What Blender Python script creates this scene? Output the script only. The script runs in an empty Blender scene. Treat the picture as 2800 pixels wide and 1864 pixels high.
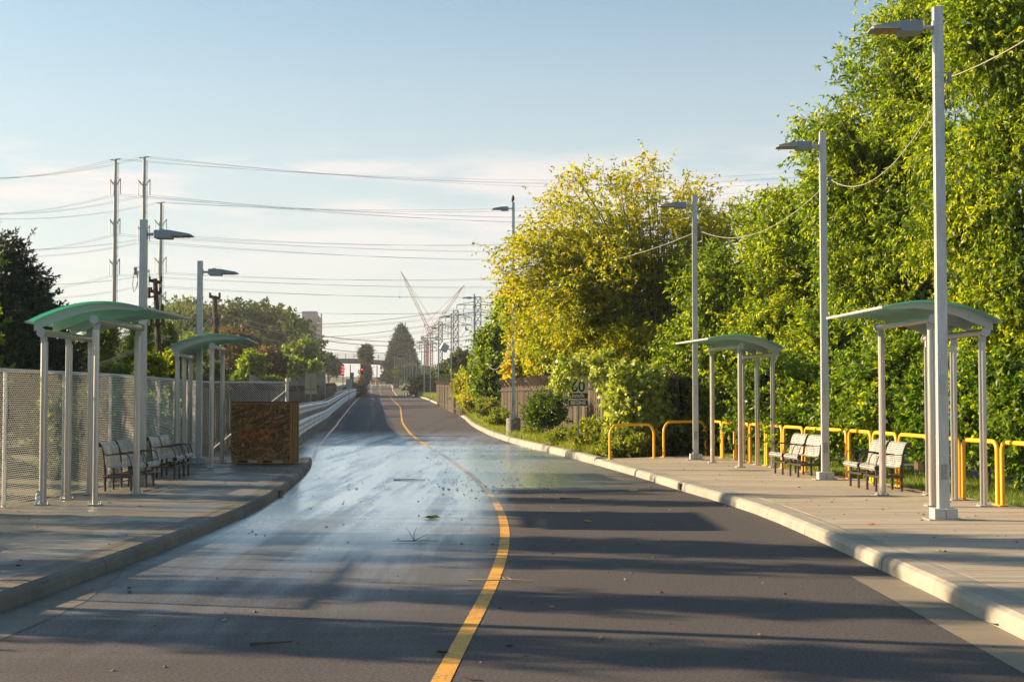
import bpy, math, random
import numpy as np
from mathutils import Vector, Matrix

# ---------------------------------------------------------------- camera, world, sun
SC = bpy.context.scene
F, CX, CY, HZ, ZC = 3889.0, 1400.0, 932.0, 1083.0, 1.75      # lens in photo pixels, eye height in metres
PITCH = math.atan((HZ - CY) / F)
cam = bpy.data.cameras.new('camera'); co = bpy.data.objects.new('camera', cam); SC.collection.objects.link(co)
cam.sensor_width = 36; cam.lens = 50; cam.clip_start = .1; cam.clip_end = 9000
co.location = (0, 0, ZC); co.rotation_euler = (math.pi/2 + PITCH, 0, 0)
SC.camera = co
SUN_EL, SUN_AZ = math.radians(20), math.radians(14)
SUNV = Vector((-math.cos(SUN_AZ)*math.cos(SUN_EL), math.sin(SUN_AZ)*math.cos(SUN_EL), math.sin(SUN_EL)))
sl = bpy.data.lights.new('sun', 'SUN'); so = bpy.data.objects.new('sun', sl); SC.collection.objects.link(so)
sl.energy = 5.0; sl.angle = math.radians(.53); sl.color = (1, .74, .45)
so.rotation_euler = SUNV.to_track_quat('Z', 'Y').to_euler(); so.location = (-60, 20, 60)
W = bpy.data.worlds.new('World'); SC.world = W; W.use_nodes = True
nt = W.node_tree; nt.nodes.clear()
def wn(t, **k):
    n = nt.nodes.new(t)
    for a, v in k.items(): setattr(n, a, v)
    return n
wo = wn('ShaderNodeOutputWorld'); bg = wn('ShaderNodeBackground'); sky = wn('ShaderNodeTexSky')
sky.sky_type = 'NISHITA'; sky.sun_disc = False; sky.sun_elevation = SUN_EL
sky.sun_rotation = math.atan2(SUNV.x, SUNV.y); sky.air_density = 1.0; sky.dust_density = 1.2; sky.ozone_density = 1.6
SKY_STRENGTH = .048
tc = wn('ShaderNodeTexCoord'); sep = wn('ShaderNodeSeparateXYZ'); nt.links.new(tc.outputs['Generated'], sep.inputs[0])
mp = wn('ShaderNodeMapping'); mp.inputs['Scale'].default_value = (4.2, 4.2, 30); nt.links.new(tc.outputs['Generated'], mp.inputs[0])
nz = wn('ShaderNodeTexNoise'); nz.inputs['Scale'].default_value = 1.6; nz.inputs['Detail'].default_value = 9; nz.inputs['Roughness'].default_value = .55
nt.links.new(mp.outputs[0], nz.inputs['Vector'])
mr = wn('ShaderNodeMapRange'); mr.inputs[1].default_value = .46; mr.inputs[2].default_value = .60; nt.links.new(nz.outputs[0], mr.inputs[0])
# clouds lie in a low layer over the whole horizon
band = wn('ShaderNodeMapRange', interpolation_type='SMOOTHSTEP'); nt.links.new(sep.outputs[2], band.inputs[0])
band.inputs[1].default_value = .185; band.inputs[2].default_value = .15; band.inputs[3].default_value = 0; band.inputs[4].default_value = 1
lo = wn('ShaderNodeMapRange', interpolation_type='SMOOTHSTEP'); nt.links.new(sep.outputs[2], lo.inputs[0])
lo.inputs[1].default_value = 0.05; lo.inputs[2].default_value = .13
m1 = wn('ShaderNodeMath', operation='MULTIPLY'); nt.links.new(mr.outputs[0], m1.inputs[0]); nt.links.new(band.outputs[0], m1.inputs[1])
m2 = wn('ShaderNodeMath', operation='MULTIPLY'); nt.links.new(m1.outputs[0], m2.inputs[0]); nt.links.new(lo.outputs[0], m2.inputs[1])
m3 = wn('ShaderNodeMath', operation='MULTIPLY'); nt.links.new(m2.outputs[0], m3.inputs[0]); m3.inputs[1].default_value = .9
# thin veil that whitens the sky towards the horizon
veil = wn('ShaderNodeMapRange', interpolation_type='SMOOTHERSTEP'); nt.links.new(sep.outputs[2], veil.inputs[0])
veil.inputs[1].default_value = .42; veil.inputs[2].default_value = -.02; veil.inputs[3].default_value = .0; veil.inputs[4].default_value = .82
mxv = wn('ShaderNodeMixRGB'); nt.links.new(veil.outputs[0], mxv.inputs[0]); tint = wn('ShaderNodeMixRGB', blend_type='MULTIPLY'); tint.inputs[0].default_value = 1; tint.inputs[2].default_value = (.92, 1.16, 1.15, 1); nt.links.new(sky.outputs[0], tint.inputs[1]); nt.links.new(tint.outputs[0], mxv.inputs[1]); mxv.inputs[2].default_value = (5.45, 5.7, 5.65, 1)
mx = wn('ShaderNodeMixRGB'); nt.links.new(m3.outputs[0], mx.inputs[0]); nt.links.new(mxv.outputs[0], mx.inputs[1]); mx.inputs[2].default_value = (6.5, 6.1, 5.95, 1)
nt.links.new(mx.outputs[0], bg.inputs[0]); bg.inputs[1].default_value = SKY_STRENGTH; nt.links.new(bg.outputs[0], wo.inputs[0])
SC.view_settings.view_transform = 'Standard'; SC.view_settings.look = 'None'; SC.view_settings.exposure = 1.6; SC.view_settings.gamma = 1
SC.render.engine = 'CYCLES'
SC.cycles.max_bounces = 6; SC.cycles.transparent_max_bounces = 16; SC.cycles.volume_bounces = 0
SC.cycles.use_denoising = True

# ---------------------------------------------------------------- pixel <-> place
def ray(px, py):
    c, s = math.cos(PITCH), math.sin(PITCH)
    x, y, z = (px-CX)/F, 1.0, -(py-CY)/F
    return Vector((x, y*c - z*s, y*s + z*c))
def at(px, py, d):
    r = ray(px, py); return Vector((0, 0, ZC)) + r*(d/r.y)
def gr(px, py, z=0.0):
    r = ray(px, py); return Vector((0, 0, ZC)) + r*((z-ZC)/r.z)

# ---------------------------------------------------------------- materials
MATS = {}
def mat(name, build):
    if name in MATS: return MATS[name]
    m = bpy.data.materials.new(name); m.use_nodes = True; n = m.node_tree; n.nodes.clear()
    out = n.nodes.new('ShaderNodeOutputMaterial'); MATS[name] = m
    s = build(n); n.links.new(s, out.inputs[0]); return m
def node(n, t, **k):
    x = n.nodes.new(t)
    for a, v in k.items(): setattr(x, a, v)
    return x
def setin(x, **k):
    for a, v in k.items(): x.inputs[a.replace('_', ' ')].default_value = v
    return x
def coords(n, kind='Object', scale=(1, 1, 1), rot=(0, 0, 0)):
    t = node(n, 'ShaderNodeTexCoord'); m = node(n, 'ShaderNodeMapping'); m.inputs['Scale'].default_value = scale; m.inputs['Rotation'].default_value = rot
    if kind == 'World':
        g = node(n, 'ShaderNodeNewGeometry'); n.links.new(g.outputs['Position'], m.inputs[0])
    else: n.links.new(t.outputs[kind], m.inputs[0])
    return m.outputs[0]
def noise(n, vec, scale, detail=4, rough=.5, dist=0):
    x = node(n, 'ShaderNodeTexNoise'); x.inputs['Scale'].default_value = scale; x.inputs['Detail'].default_value = detail
    x.inputs['Roughness'].default_value = rough; x.inputs['Distortion'].default_value = dist
    n.links.new(vec, x.inputs['Vector']); return x.outputs[0]
def ramp(n, fac, stops):
    r = node(n, 'ShaderNodeValToRGB'); e = r.color_ramp.elements
    while len(e) < len(stops): e.new(.5)
    for i, (p, c) in enumerate(stops):
        e[i].position = p; e[i].color = (c[0], c[1], c[2], 1) if not isinstance(c, (int, float)) else (c, c, c, 1)
    n.links.new(fac, r.inputs[0]); return r.outputs[0]
def mrange(n, v, a, b, c=0., d=1., smooth=True):
    r = node(n, 'ShaderNodeMapRange', interpolation_type='SMOOTHSTEP' if smooth else 'LINEAR')
    n.links.new(v, r.inputs[0])
    for i, x in enumerate((a, b, c, d)): r.inputs[i+1].default_value = x
    return r.outputs[0]
def math2(n, op, a, b=None):
    m = node(n, 'ShaderNodeMath', operation=op)
    for i, x in enumerate((a, b)):
        if x is None: continue
        if isinstance(x, (int, float)): m.inputs[i].default_value = x
        else: n.links.new(x, m.inputs[i])
    return m.outputs[0]
def mixc(n, f, a, b, mode='MIX'):
    m = node(n, 'ShaderNodeMixRGB', blend_type=mode)
    for i, x in enumerate((f, a, b)):
        if isinstance(x, (int, float)): m.inputs[i].default_value = x
        elif isinstance(x, tuple): m.inputs[i].default_value = (*x, 1)
        else: n.links.new(x, m.inputs[i])
    return m.outputs[0]
def bump(n, h, strength=.3, dist=.01):
    b = node(n, 'ShaderNodeBump'); b.inputs['Strength'].default_value = strength; b.inputs['Distance'].default_value = dist
    n.links.new(h, b.inputs['Height']); return b.outputs[0]
def pbsdf(n, col, rough=.6, metal=0., normal=None, **k):
    p = node(n, 'ShaderNodeBsdfPrincipled')
    for key, x in (('Base Color', col), ('Roughness', rough), ('Metallic', metal), ('Normal', normal)):
        if x is None: continue
        if isinstance(x, tuple): p.inputs[key].default_value = (*x, 1)
        elif isinstance(x, (int, float)): p.inputs[key].default_value = x
        else: n.links.new(x, p.inputs[key])
    for a, v in k.items(): p.inputs[a.replace('_', ' ')].default_value = v
    return p.outputs[0]
def simple(name, col, rough=.6, metal=0., var=.12, scale=8., bmp=.0, kind='Object', sc=(1, 1, 1)):
    def b(n):
        v = coords(n, kind, sc); f = noise(n, v, scale, 6, .6)
        c = mixc(n, f, tuple(x*(1-var) for x in col), tuple(min(1, x*(1+var)) for x in col))
        nrm = bump(n, f, bmp, .01) if bmp else None
        r = mrange(n, f, .2, .8, max(.05, rough-.08), min(1, rough+.08))
        return pbsdf(n, c, r, metal, nrm)
    return mat(name, b)

def asphalt(n):
    P = coords(n, 'World'); fine = noise(n, P, 42, 5, .85); mid = noise(n, P, 7, 5, .6); big = noise(n, P, .6, 4, .6)
    grit = noise(n, P, 260, 2, .5)
    col = mixc(n, ramp(n, fine, [(.36, .0), (.64, 1.)]), (.013, .0125, .017), (.138, .123, .122))
    col = mixc(n, math2(n, 'MULTIPLY', ramp(n, big, [(.35, 0.), (.7, 1.)]), .35), col, (.055, .052, .053))
    speck = ramp(n, grit, [(.66, 0.), (.74, 1.)]); col = mixc(n, math2(n, 'MULTIPLY', speck, .5), col, (.32, .28, .25))
    # wetness laid out along the lanes, stretched across the road where water has run
    g = node(n, 'ShaderNodeSeparateXYZ'); n.links.new(P, g.inputs[0]); X, Y = g.outputs[0], g.outputs[1]
    st = noise(n, coords(n, 'World', (.22, 1.4, 1)), 1.5, 5, .62); st2 = noise(n, coords(n, 'World', (.9, .06, 1), (0, 0, .05)), 1.6, 6, .62)
    w = math2(n, 'ADD', math2(n, 'MULTIPLY', math2(n, 'SUBTRACT', st, .5), 6.), math2(n, 'MULTIPLY', math2(n, 'SUBTRACT', st2, .5), 5.))
    Yw = math2(n, 'ADD', Y, w)
    Yr = math2(n, 'ADD', Y, math2(n, 'MULTIPLY', math2(n, 'SUBTRACT', st, .5), 5.))
    core_l = math2(n, 'MULTIPLY', mrange(n, Yw, 9.5, 25.5), mrange(n, Yr, 54., 48.))
    # centre line bends: wet lane ends near it in front of the pond
    side_r = mrange(n, math2(n, 'ADD', X, math2(n, 'MULTIPLY', math2(n, 'SUBTRACT', st2, .5), .8)), .1, -.7)
    pond = math2(n, 'MULTIPLY', mrange(n, Yr, 26.4, 27.6), mrange(n, Yr, 54., 48.))
    fade_r = math2(n, 'MULTIPLY', mrange(n, math2(n, 'ADD', X, math2(n, 'MULTIPLY', w, .25)), 3.0, -.2), mrange(n, X, -1.6, -.5))
    wet = math2(n, 'MAXIMUM', math2(n, 'MULTIPLY', core_l, side_r), math2(n, 'MULTIPLY', pond, fade_r))
    damp = math2(n, 'MULTIPLY', math2(n, 'MULTIPLY', mrange(n, math2(n, 'ADD', Y, w), 8., 20.), mrange(n, X, .3, -1.6)), mrange(n, Y, 75., 49.))
    dampst = math2(n, 'MULTIPLY', damp, mrange(n, st2, .36, .64, .4, 1.))
    wetn = math2(n, 'MULTIPLY', wet, mrange(n, st2, .40, .56, .66, 1.))
    wetn = math2(n, 'MULTIPLY', wetn, mrange(n, mid, .25, .5, .85, 1.)); gran = mrange(n, fine, .38, .58, .45, 1.)
    a = math2(n, 'MAXIMUM', wetn, math2(n, 'MULTIPLY', math2(n, 'MULTIPLY', dampst, gran), .68))
    col = mixc(n, math2(n, 'MULTIPLY', a, .55), col, (.02, .021, .023))
    rough = mrange(n, a, 0., .85, .8, .3, smooth=False)
    bs = math2(n, 'ADD', math2(n, 'MULTIPLY', fine, 1.), math2(n, 'MULTIPLY', grit, .6))
    b = node(n, 'ShaderNodeBump'); b.inputs['Distance'].default_value = .006; n.links.new(bs, b.inputs['Height'])
    n.links.new(mrange(n, a, 0., .8, .6, .03, smooth=False), b.inputs['Strength'])
    sp_ = mrange(n, a, 0., .5, .22, .55, False); P_ = pbsdf(n, col, rough, 0., b.outputs[0]); n.links.new(sp_, P_.node.inputs['Specular IOR Level'])
    gl = node(n, 'ShaderNodeBsdfGlossy', distribution='MULTI_GGX'); gl.inputs['Color'].default_value = (.91, .97, 1, 1); n.links.new(mrange(n, a, .1, .9, .42, .22, False), gl.inputs['Roughness'])
    fr_ = node(n, 'ShaderNodeFresnel'); fr_.inputs['IOR'].default_value = 1.6; film = math2(n, 'MINIMUM', math2(n, 'MULTIPLY', math2(n, 'MULTIPLY', fr_.outputs[0], a), 1.45), .97)
    mx_ = node(n, 'ShaderNodeMixShader'); n.links.new(film, mx_.inputs[0]); n.links.new(P_, mx_.inputs[1]); n.links.new(gl.outputs[0], mx_.inputs[2]); return mx_.outputs[0]
M_ASPHALT = mat('asphalt', asphalt)
def concrete(name, c0, c1, wet=False, stripes=True):
    def b(n):
        P = coords(n, 'World'); f = noise(n, P, 30, 6, .7); big = noise(n, P, .9, 5, .65, .4)
        st = noise(n, coords(n, 'World', (.16, 4., 1)), 2.2, 7, .75)
        oi = node(n, 'ShaderNodeObjectInfo'); col = mixc(n, f, c0, c1); col = mixc(n, mrange(n, oi.outputs['Random'], 0, 1, 0., .4, False), col, tuple(x*.7 for x in c0)); lay = noise(n, coords(n, 'World', (.12, 1.3, 1)), 1.4, 6, .7); col = mixc(n, math2(n, 'MULTIPLY', ramp(n, lay, [(.40, 0.), (.62, 1.)]), .5), col, tuple(x*.6 for x in c0))
        dirt = ramp(n, big, [(.38, 0.), (.68, 1.)])
        col = mixc(n, math2(n, 'MULTIPLY', dirt, .42), col, tuple(x*.62 for x in c0))
        if stripes: col = mixc(n, math2(n, 'MULTIPLY', ramp(n, st, [(.47, 0.), (.62, 1.)]), .5), col, tuple(min(1, x*1.3) for x in c1))
        pit = ramp(n, noise(n, P, 140, 2, .5), [(.30, 1.), (.36, 0.)]); col = mixc(n, math2(n, 'MULTIPLY', pit, .5), col, tuple(x*.4 for x in c0))
        rough = mrange(n, big, .3, .7, .62, .85) if not wet else mrange(n, big, .42, .6, .35, .8)
        return pbsdf(n, col, rough, 0., bump(n, math2(n, 'ADD', f, st), .35, .006))
    return mat(name, b)
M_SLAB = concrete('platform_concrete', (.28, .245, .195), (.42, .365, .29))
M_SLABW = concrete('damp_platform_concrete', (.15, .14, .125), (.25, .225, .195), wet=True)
M_KERB = concrete('kerb_concrete', (.25, .235, .20), (.39, .36, .31), stripes=False)
M_GUT = concrete('gutter_concrete', (.20, .17, .125), (.34, .29, .215), stripes=False)
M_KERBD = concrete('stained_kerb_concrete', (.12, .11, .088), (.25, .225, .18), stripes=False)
M_CONC = concrete('cast_concrete', (.20, .19, .175), (.30, .285, .26), stripes=False)
def paint(name, c, wear=.3):
    def b(n):
        P = coords(n, 'World'); f = noise(n, P, 40, 5, .7); g = noise(n, P, 2.5, 5, .7)
        k = ramp(n, math2(n, 'ADD', math2(n, 'MULTIPLY', f, .6), math2(n, 'MULTIPLY', g, .5)), [(.54, 0.), (.68, 1.)])
        col = mixc(n, math2(n, 'MULTIPLY', k, wear), c, (.08, .075, .07)); col = mixc(n, math2(n, 'MULTIPLY', g, .25), col, tuple(x*.7 for x in c))
        gy = node(n, 'ShaderNodeSeparateXYZ'); n.links.new(P, gy.inputs[0]); wet_ = math2(n, 'MULTIPLY', mrange(n, gy.outputs[1], 19., 27.), mrange(n, gy.outputs[1], 51., 49.))
        p_ = pbsdf(n, mixc(n, math2(n, 'MULTIPLY', wet_, .5), col, (.3, .26, .2)), .6); gl = node(n, 'ShaderNodeBsdfGlossy', distribution='MULTI_GGX'); gl.inputs['Roughness'].default_value = .22  # wet stretch: paint colour greyed to stand in for washed-out reflection
        fr_ = node(n, 'ShaderNodeFresnel'); fr_.inputs['IOR'].default_value = 1.6; ms = node(n, 'ShaderNodeMixShader'); n.links.new(math2(n, 'MULTIPLY', fr_.outputs[0], wet_), ms.inputs[0]); n.links.new(p_, ms.inputs[1]); n.links.new(gl.outputs[0], ms.inputs[2]); return ms.outputs[0]
    return mat(name, b)
M_YPAINT = paint('yellow_road_paint', (.66, .33, .02), .85)
M_WPAINT = paint('white_road_paint', (.62, .61, .58), .7)
def galv(name, c0, c1, rough=.45, metal=.55, sc=(6, 6, 1.2)):
    def b(n):
        v = coords(n, 'Object', sc); f = noise(n, v, 1.6, 7, .72, .6); g = noise(n, coords(n, 'Object'), 45, 3, .6)
        sp = node(n, 'ShaderNodeTexVoronoi'); sp.inputs['Scale'].default_value = 38; n.links.new(coords(n, 'Object'), sp.inputs['Vector'])
        col = mixc(n, ramp(n, f, [(.3, 0.), (.7, 1.)]), c0, c1); col = mixc(n, math2(n, 'MULTIPLY', sp.outputs['Distance'], .35), col, tuple(x*.72 for x in c0))
        return pbsdf(n, col, mrange(n, g, .3, .7, rough-.08, rough+.12), metal, bump(n, g, .12, .004))
    return mat(name, b)
M_GALV = galv('galvanised_steel', (.40, .42, .42), (.62, .63, .62))
M_GALVD = galv('dull_galvanised_steel', (.24, .26, .26), (.40, .41, .40), .5, .5)
M_ALU = simple('brushed_aluminium', (.46, .45, .43), .36, .75, .08, 3., kind='Object', sc=(20, 20, .6))
M_ALUP = simple('pale_painted_aluminium', (.42, .43, .43), .5, .3, .06, 6.)
M_LAMPG = simple('grey_lamp_housing', (.27, .29, .30), .45, .3, .08, 12.)
M_LAMPR = simple('lamp_reflector', (.34, .2, .12), .35, .2, .3, 60.)
M_BLACKT = simple('dark_brown_steel_tube', (.055, .045, .038), .35, .3, .15, 20.)
M_PLAST = simple('black_plastic_cap', (.02, .02, .02), .5)
M_SEAT = simple('perforated_seat_steel', (.43, .43, .42), .4, .5, .1, 12.)
def yel(n):
    P = coords(n, 'Object'); f = noise(n, P, 5, 6, .7); g = noise(n, P, 30, 4, .7)
    col = mixc(n, math2(n, 'MULTIPLY', f, .35), (.80, .40, .015), (.62, .27, .01))
    rust = ramp(n, math2(n, 'ADD', math2(n, 'MULTIPLY', f, .7), math2(n, 'MULTIPLY', g, .3)), [(.70, 0.), (.76, 1.)])
    col = mixc(n, math2(n, 'MULTIPLY', rust, .7), col, (.16, .07, .02))
    return pbsdf(n, col, .42, 0., bump(n, g, .08, .003))
M_YEL = mat('yellow_enamel', yel)
def canopy(n):
    P = coords(n, 'Object'); f = noise(n, P, 2.5, 5, .6)
    col = mixc(n, f, (.30, .43, .39), (.38, .51, .47))
    p = pbsdf(n, col, .28, 0.); t = node(n, 'ShaderNodeBsdfTranslucent'); n.links.new(mixc(n, f, (.17, .58, .47), (.23, .68, .57)), t.inputs[0])
    m = node(n, 'ShaderNodeMixShader'); m.inputs[0].default_value = .6; n.links.new(p, m.inputs[1]); n.links.new(t.outputs[0], m.inputs[2]); return m.outputs[0]
M_CANOPY = mat('green_tinted_canopy_sheet', canopy)
def osb(n):
    P = coords(n, 'Object'); v = node(n, 'ShaderNodeTexVoronoi'); v.inputs['Scale'].default_value = 13; v.inputs['Randomness'].default_value = 1
    ds = node(n, 'ShaderNodeMapping'); ds.inputs['Scale'].default_value = (1, 1, 2.4); n.links.new(P, ds.inputs[0])
    wob = noise(n, P, 6, 3, .5); vec = node(n, 'ShaderNodeVectorMath', operation='ADD'); n.links.new(ds.outputs[0], vec.inputs[0])
    cb = node(n, 'ShaderNodeCombineXYZ'); n.links.new(wob, cb.inputs[0]); n.links.new(wob, cb.inputs[2]); n.links.new(cb.outputs[0], vec.inputs[1])
    n.links.new(vec.outputs[0], v.inputs['Vector']); sx = node(n, 'ShaderNodeSeparateXYZ'); n.links.new(v.outputs['Color'], sx.inputs[0])
    fib = noise(n, coords(n, 'Object', (30, 30, 120), (0, .7, 0)), 1.5, 4, .7)
    col = ramp(n, sx.outputs[0], [(0, (.06, .022, .005)), (.4, (.19, .075, .014)), (.75, (.33, .15, .035)), (1, (.52, .30, .10))])
    col = mixc(n, math2(n, 'MULTIPLY', fib, .5), col, (.07, .035, .015))
    return pbsdf(n, col, .75, 0., bump(n, sx.outputs[0], .5, .004))
M_OSB = mat('strand_board', osb)
M_LUMB = simple('pallet_lumber', (.30, .15, .05), .75, 0, .3, 3., .3, sc=(6, 6, 60))
M_ORANGEF = simple('faded_orange_paint', (.22, .06, .012), .7, 0, .7, 22.)
M_ORANGE = simple('orange_spray_paint', (.50, .075, .01), .7, 0, .7, 22.)
def board(name, c0, c1):
    def b(n):
        i = node(n, 'ShaderNodeObjectInfo'); P = coords(n, 'Object', (14, 14, 1)); f = noise(n, P, 2, 6, .7)
        col = mixc(n, f, c0, c1); col = mixc(n, mrange(n, i.outputs['Random'], 0, 1, .0, .85, False), col, tuple(x*.3 for x in c0))
        return pbsdf(n, col, .85, 0., bump(n, f, .5, .008))
    return mat(name, b)
M_BOARD = board('weathered_fence_board', (.055, .038, .022), (.15, .115, .07))
M_BARK = simple('bark', (.10, .075, .05), .9, 0, .4, 14., .6)
M_BARKL = simple('pale_bark', (.22, .18, .12), .9, 0, .4, 14., .6)
M_CREO = simple('dark_creosoted_wood', (.045, .032, .024), .85, 0, .4, 14., .4)
M_RAILG = galv('bright_guardrail_steel', (.50, .53, .54), (.70, .72, .72), .4, .25)
M_WIRE = simple('grey_line_wire', (.16, .16, .16), .5, .4)
M_CABLE = simple('pale_cable', (.30, .285, .25), .5, .1)
M_TRANS = simple('far_tower_steel', (.07, .08, .08), .6, .3)
M_MONO = simple('monopole_steel', (.22, .23, .22), .6, .3)
M_CRANE = simple('red_crane_steel', (.40, .04, .025), .6)
M_CRANEW = simple('white_crane_steel', (.30, .24, .22), .6)
def leafmat(name, stops, trans, tfac=.42, rough=.45):
    def b(n):
        a = node(n, 'ShaderNodeAttribute'); a.attribute_name = 'tint'
        col = ramp(n, a.outputs['Fac'], stops)
        p = pbsdf(n, col, rough, 0.); t = node(n, 'ShaderNodeBsdfTranslucent'); n.links.new(mixc(n, 1., col, trans, 'MULTIPLY'), t.inputs[0])
        m = node(n, 'ShaderNodeMixShader'); m.inputs[0].default_value = tfac; n.links.new(p, m.inputs[1]); n.links.new(t.outputs[0], m.inputs[2]); return m.outputs[0]
    return mat(name, b)
G = (2.6, 2.5, .7)
M_LEAF = leafmat('maple_leaf', [(0, (.035, .085, .006)), (.35, (.10, .165, .008)), (.75, (.24, .29, .010)), (1, (.33, .335, .013))], G, .5)
M_LEAFY = leafmat('yellowing_maple_leaf', [(0, (.09, .145, .006)), (.45, (.235, .28, .010)), (.8, (.38, .36, .015)), (1, (.46, .26, .02))], (2.0, 1.9, .6), .5)
M_LEAFD = leafmat('dark_bush_leaf', [(0, (.035, .07, .006)), (.5, (.11, .175, .007)), (1, (.24, .30, .012))], G)
M_VINE = leafmat('grape_vine_leaf', [(0, (.12, .17, .015)), (.6, (.28, .34, .06)), (1, (.45, .48, .18))], G, .3)
M_FAR = leafmat('far_tree_leaf', [(0, (.03, .055, .012)), (.6, (.075, .11, .015)), (1, (.15, .17, .02))], (1.6, 1.6, .8), .3, .85)
M_BROWN = leafmat('browning_tree_leaf', [(0, (.055, .045, .015)), (.6, (.12, .085, .025)), (1, (.20, .12, .035))], (1.6, 1.5, .8), .3)
M_NEED = leafmat('pine_needle', [(0, (.014, .026, .016)), (.7, (.028, .048, .025)), (1, (.06, .065, .02))], (1.2, 1.2, .8), .1, .6)
M_PINE = leafmat('dark_pine_needle', [(0, (.008, .026, .014)), (.7, (.018, .055, .028)), (1, (.05, .08, .025))], (1.2, 1.2, .8), .1, .6)
M_FARN = leafmat('far_spruce_needle', [(0, (.010, .035, .008)), (.7, (.028, .075, .015)), (1, (.06, .12, .02))], (1.2, 1.2, .8), .1, .6)
M_GRASS = leafmat('grass_blade', [(0, (.07, .12, .015)), (.6, (.13, .20, .02)), (1, (.26, .27, .05))], G, .35)
M_WEED = leafmat('weed_leaf', [(0, (.07, .12, .012)), (.6, (.14, .19, .018)), (1, (.32, .26, .03))], G, .35)
def soil(n):
    P = coords(n, 'World'); f = noise(n, P, 3, 6, .7); g = noise(n, P, .15, 4, .6)
    col = mixc(n, ramp(n, f, [(.35, 0.), (.65, 1.)]), (.045, .06, .018), (.11, .115, .04)); col = mixc(n, ramp(n, g, [(.4, 0.), (.65, .6)]), col, (.13, .10, .055))
    return pbsdf(n, col, .95, 0., bump(n, f, .8, .05))
M_SOIL = mat('grassy_soil', soil)
M_GRAVEL = simple('track_ballast', (.17, .15, .13), .95, 0, .4, 6., .6, kind='World')

# ---------------------------------------------------------------- mesh helpers
COL = SC.collection
class MB:
    def __init__(s): s.v = []; s.f = []
    def add(s, vs, fs):
        o = len(s.v); s.v += [tuple(p) for p in vs]; s.f += [tuple(i+o for i in f) for f in fs]; return s
    def box(s, c, size, rot=None, bev=0.):
        hx, hy, hz = (x/2 for x in size)
        if bev:
            b = min(bev, hx*.9, hy*.9, hz*.9); vs = []
            for z, k in ((-hz, b), (-hz+b, 0), (hz-b, 0), (hz, b)):
                for x, y in ((-hx+b, -hy+k), (hx-b, -hy+k), (hx-k, -hy+b), (hx-k, hy-b), (hx-b, hy-k), (-hx+b, hy-k), (-hx+k, hy-b), (-hx+k, -hy+b)): vs.append(Vector((x, y, z)))
            fs = [tuple(range(7, -1, -1)), tuple(range(24, 32))]
            for r in range(3):
                for i in range(8): j = (i+1) % 8; fs.append((r*8+i, r*8+j, r*8+8+j, r*8+8+i))
        else:
            vs = [Vector((x, y, z)) for z in (-hz, hz) for x, y in ((-hx, -hy), (hx, -hy), (hx, hy), (-hx, hy))]
            fs = [(3, 2, 1, 0), (4, 5, 6, 7), (0, 1, 5, 4), (1, 2, 6, 5), (2, 3, 7, 6), (3, 0, 4, 7)]
        if rot is not None: vs = [rot @ v for v in vs]
        c = Vector(c); return s.add([v + c for v in vs], fs)
    def tube(s, pts, r, n=8, cap=True, up=None):
        pts = [Vector(p) for p in pts]; rs = r if isinstance(r, (list, tuple)) else [r]*len(pts); vs = []; fs = []; a = None
        for i, p in enumerate(pts):
            t = (pts[min(i+1, len(pts)-1)] - pts[max(i-1, 0)]).normalized()
            if a is None: a = t.orthogonal().normalized() if up is None else Vector(up)
            a = (a - t*a.dot(t)).normalized(); b = t.cross(a)
            for k in range(n):
                w = 2*math.pi*k/n + math.pi/n; vs.append(p + (a*math.cos(w) + b*math.sin(w))*rs[i])
        for i in range(len(pts)-1):
            for k in range(n): j = (k+1) % n; fs.append((i*n+k, i*n+j, (i+1)*n+j, (i+1)*n+k))
        if cap: fs += [tuple(range(n-1, -1, -1)), tuple(range((len(pts)-1)*n, len(pts)*n))]
        return s.add(vs, fs)
    def bar(s, a, b, w=.02): return s.tube([a, b], w*.7071, 4)
    def prism(s, poly, axis, a, b):     # polygon in the two other axes extruded along axis
        n = len(poly); vs = []
        for t in (a, b):
            for u, v in poly: vs.append({0: (t, u, v), 1: (u, t, v), 2: (u, v, t)}[axis])
        fs = [tuple(range(n-1, -1, -1)), tuple(range(n, 2*n))] + [(i, (i+1) % n, n+(i+1) % n, n+i) for i in range(n)]
        return s.add(vs, fs)
    def build(s, name, m, parent=None, smooth=False):
        me = bpy.data.meshes.new(name); me.from_pydata(s.v, [], s.f); me.update()
        if smooth:
            me.polygons.foreach_set('use_smooth', [True]*len(me.polygons)); 
            try: me.set_sharp_from_angle(angle=math.radians(38))
            except Exception: pass
        me.materials.append(m); return link(name, me, parent)
def link(name, data, parent=None):
    o = bpy.data.objects.new(name, data); COL.objects.link(o)
    if parent: o.parent = parent
    return o
def tag(o, label=None, cat=None, group=None, kind=None):
    if label: o['label'] = label
    if cat: o['category'] = cat
    if group: o['group'] = group
    if kind: o['kind'] = kind
    return o
def thing(name, loc, label, cat, group=None, rz=0.):
    o = bpy.data.objects.new(name, None); o.empty_display_size = .2; COL.objects.link(o); o.location = loc; o.rotation_euler.z = rz
    return tag(o, label, cat, group)
def dup(root, loc, rz, label, group=None):
    r = root.copy(); COL.objects.link(r); r.location = loc; r.rotation_euler.z = rz; r['label'] = label
    if group: r['group'] = group
    for ch in root.children:
        c = ch.copy(); COL.objects.link(c); c.parent = r
        for g in ch.children: d = g.copy(); COL.objects.link(d); d.parent = c
    return r
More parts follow.
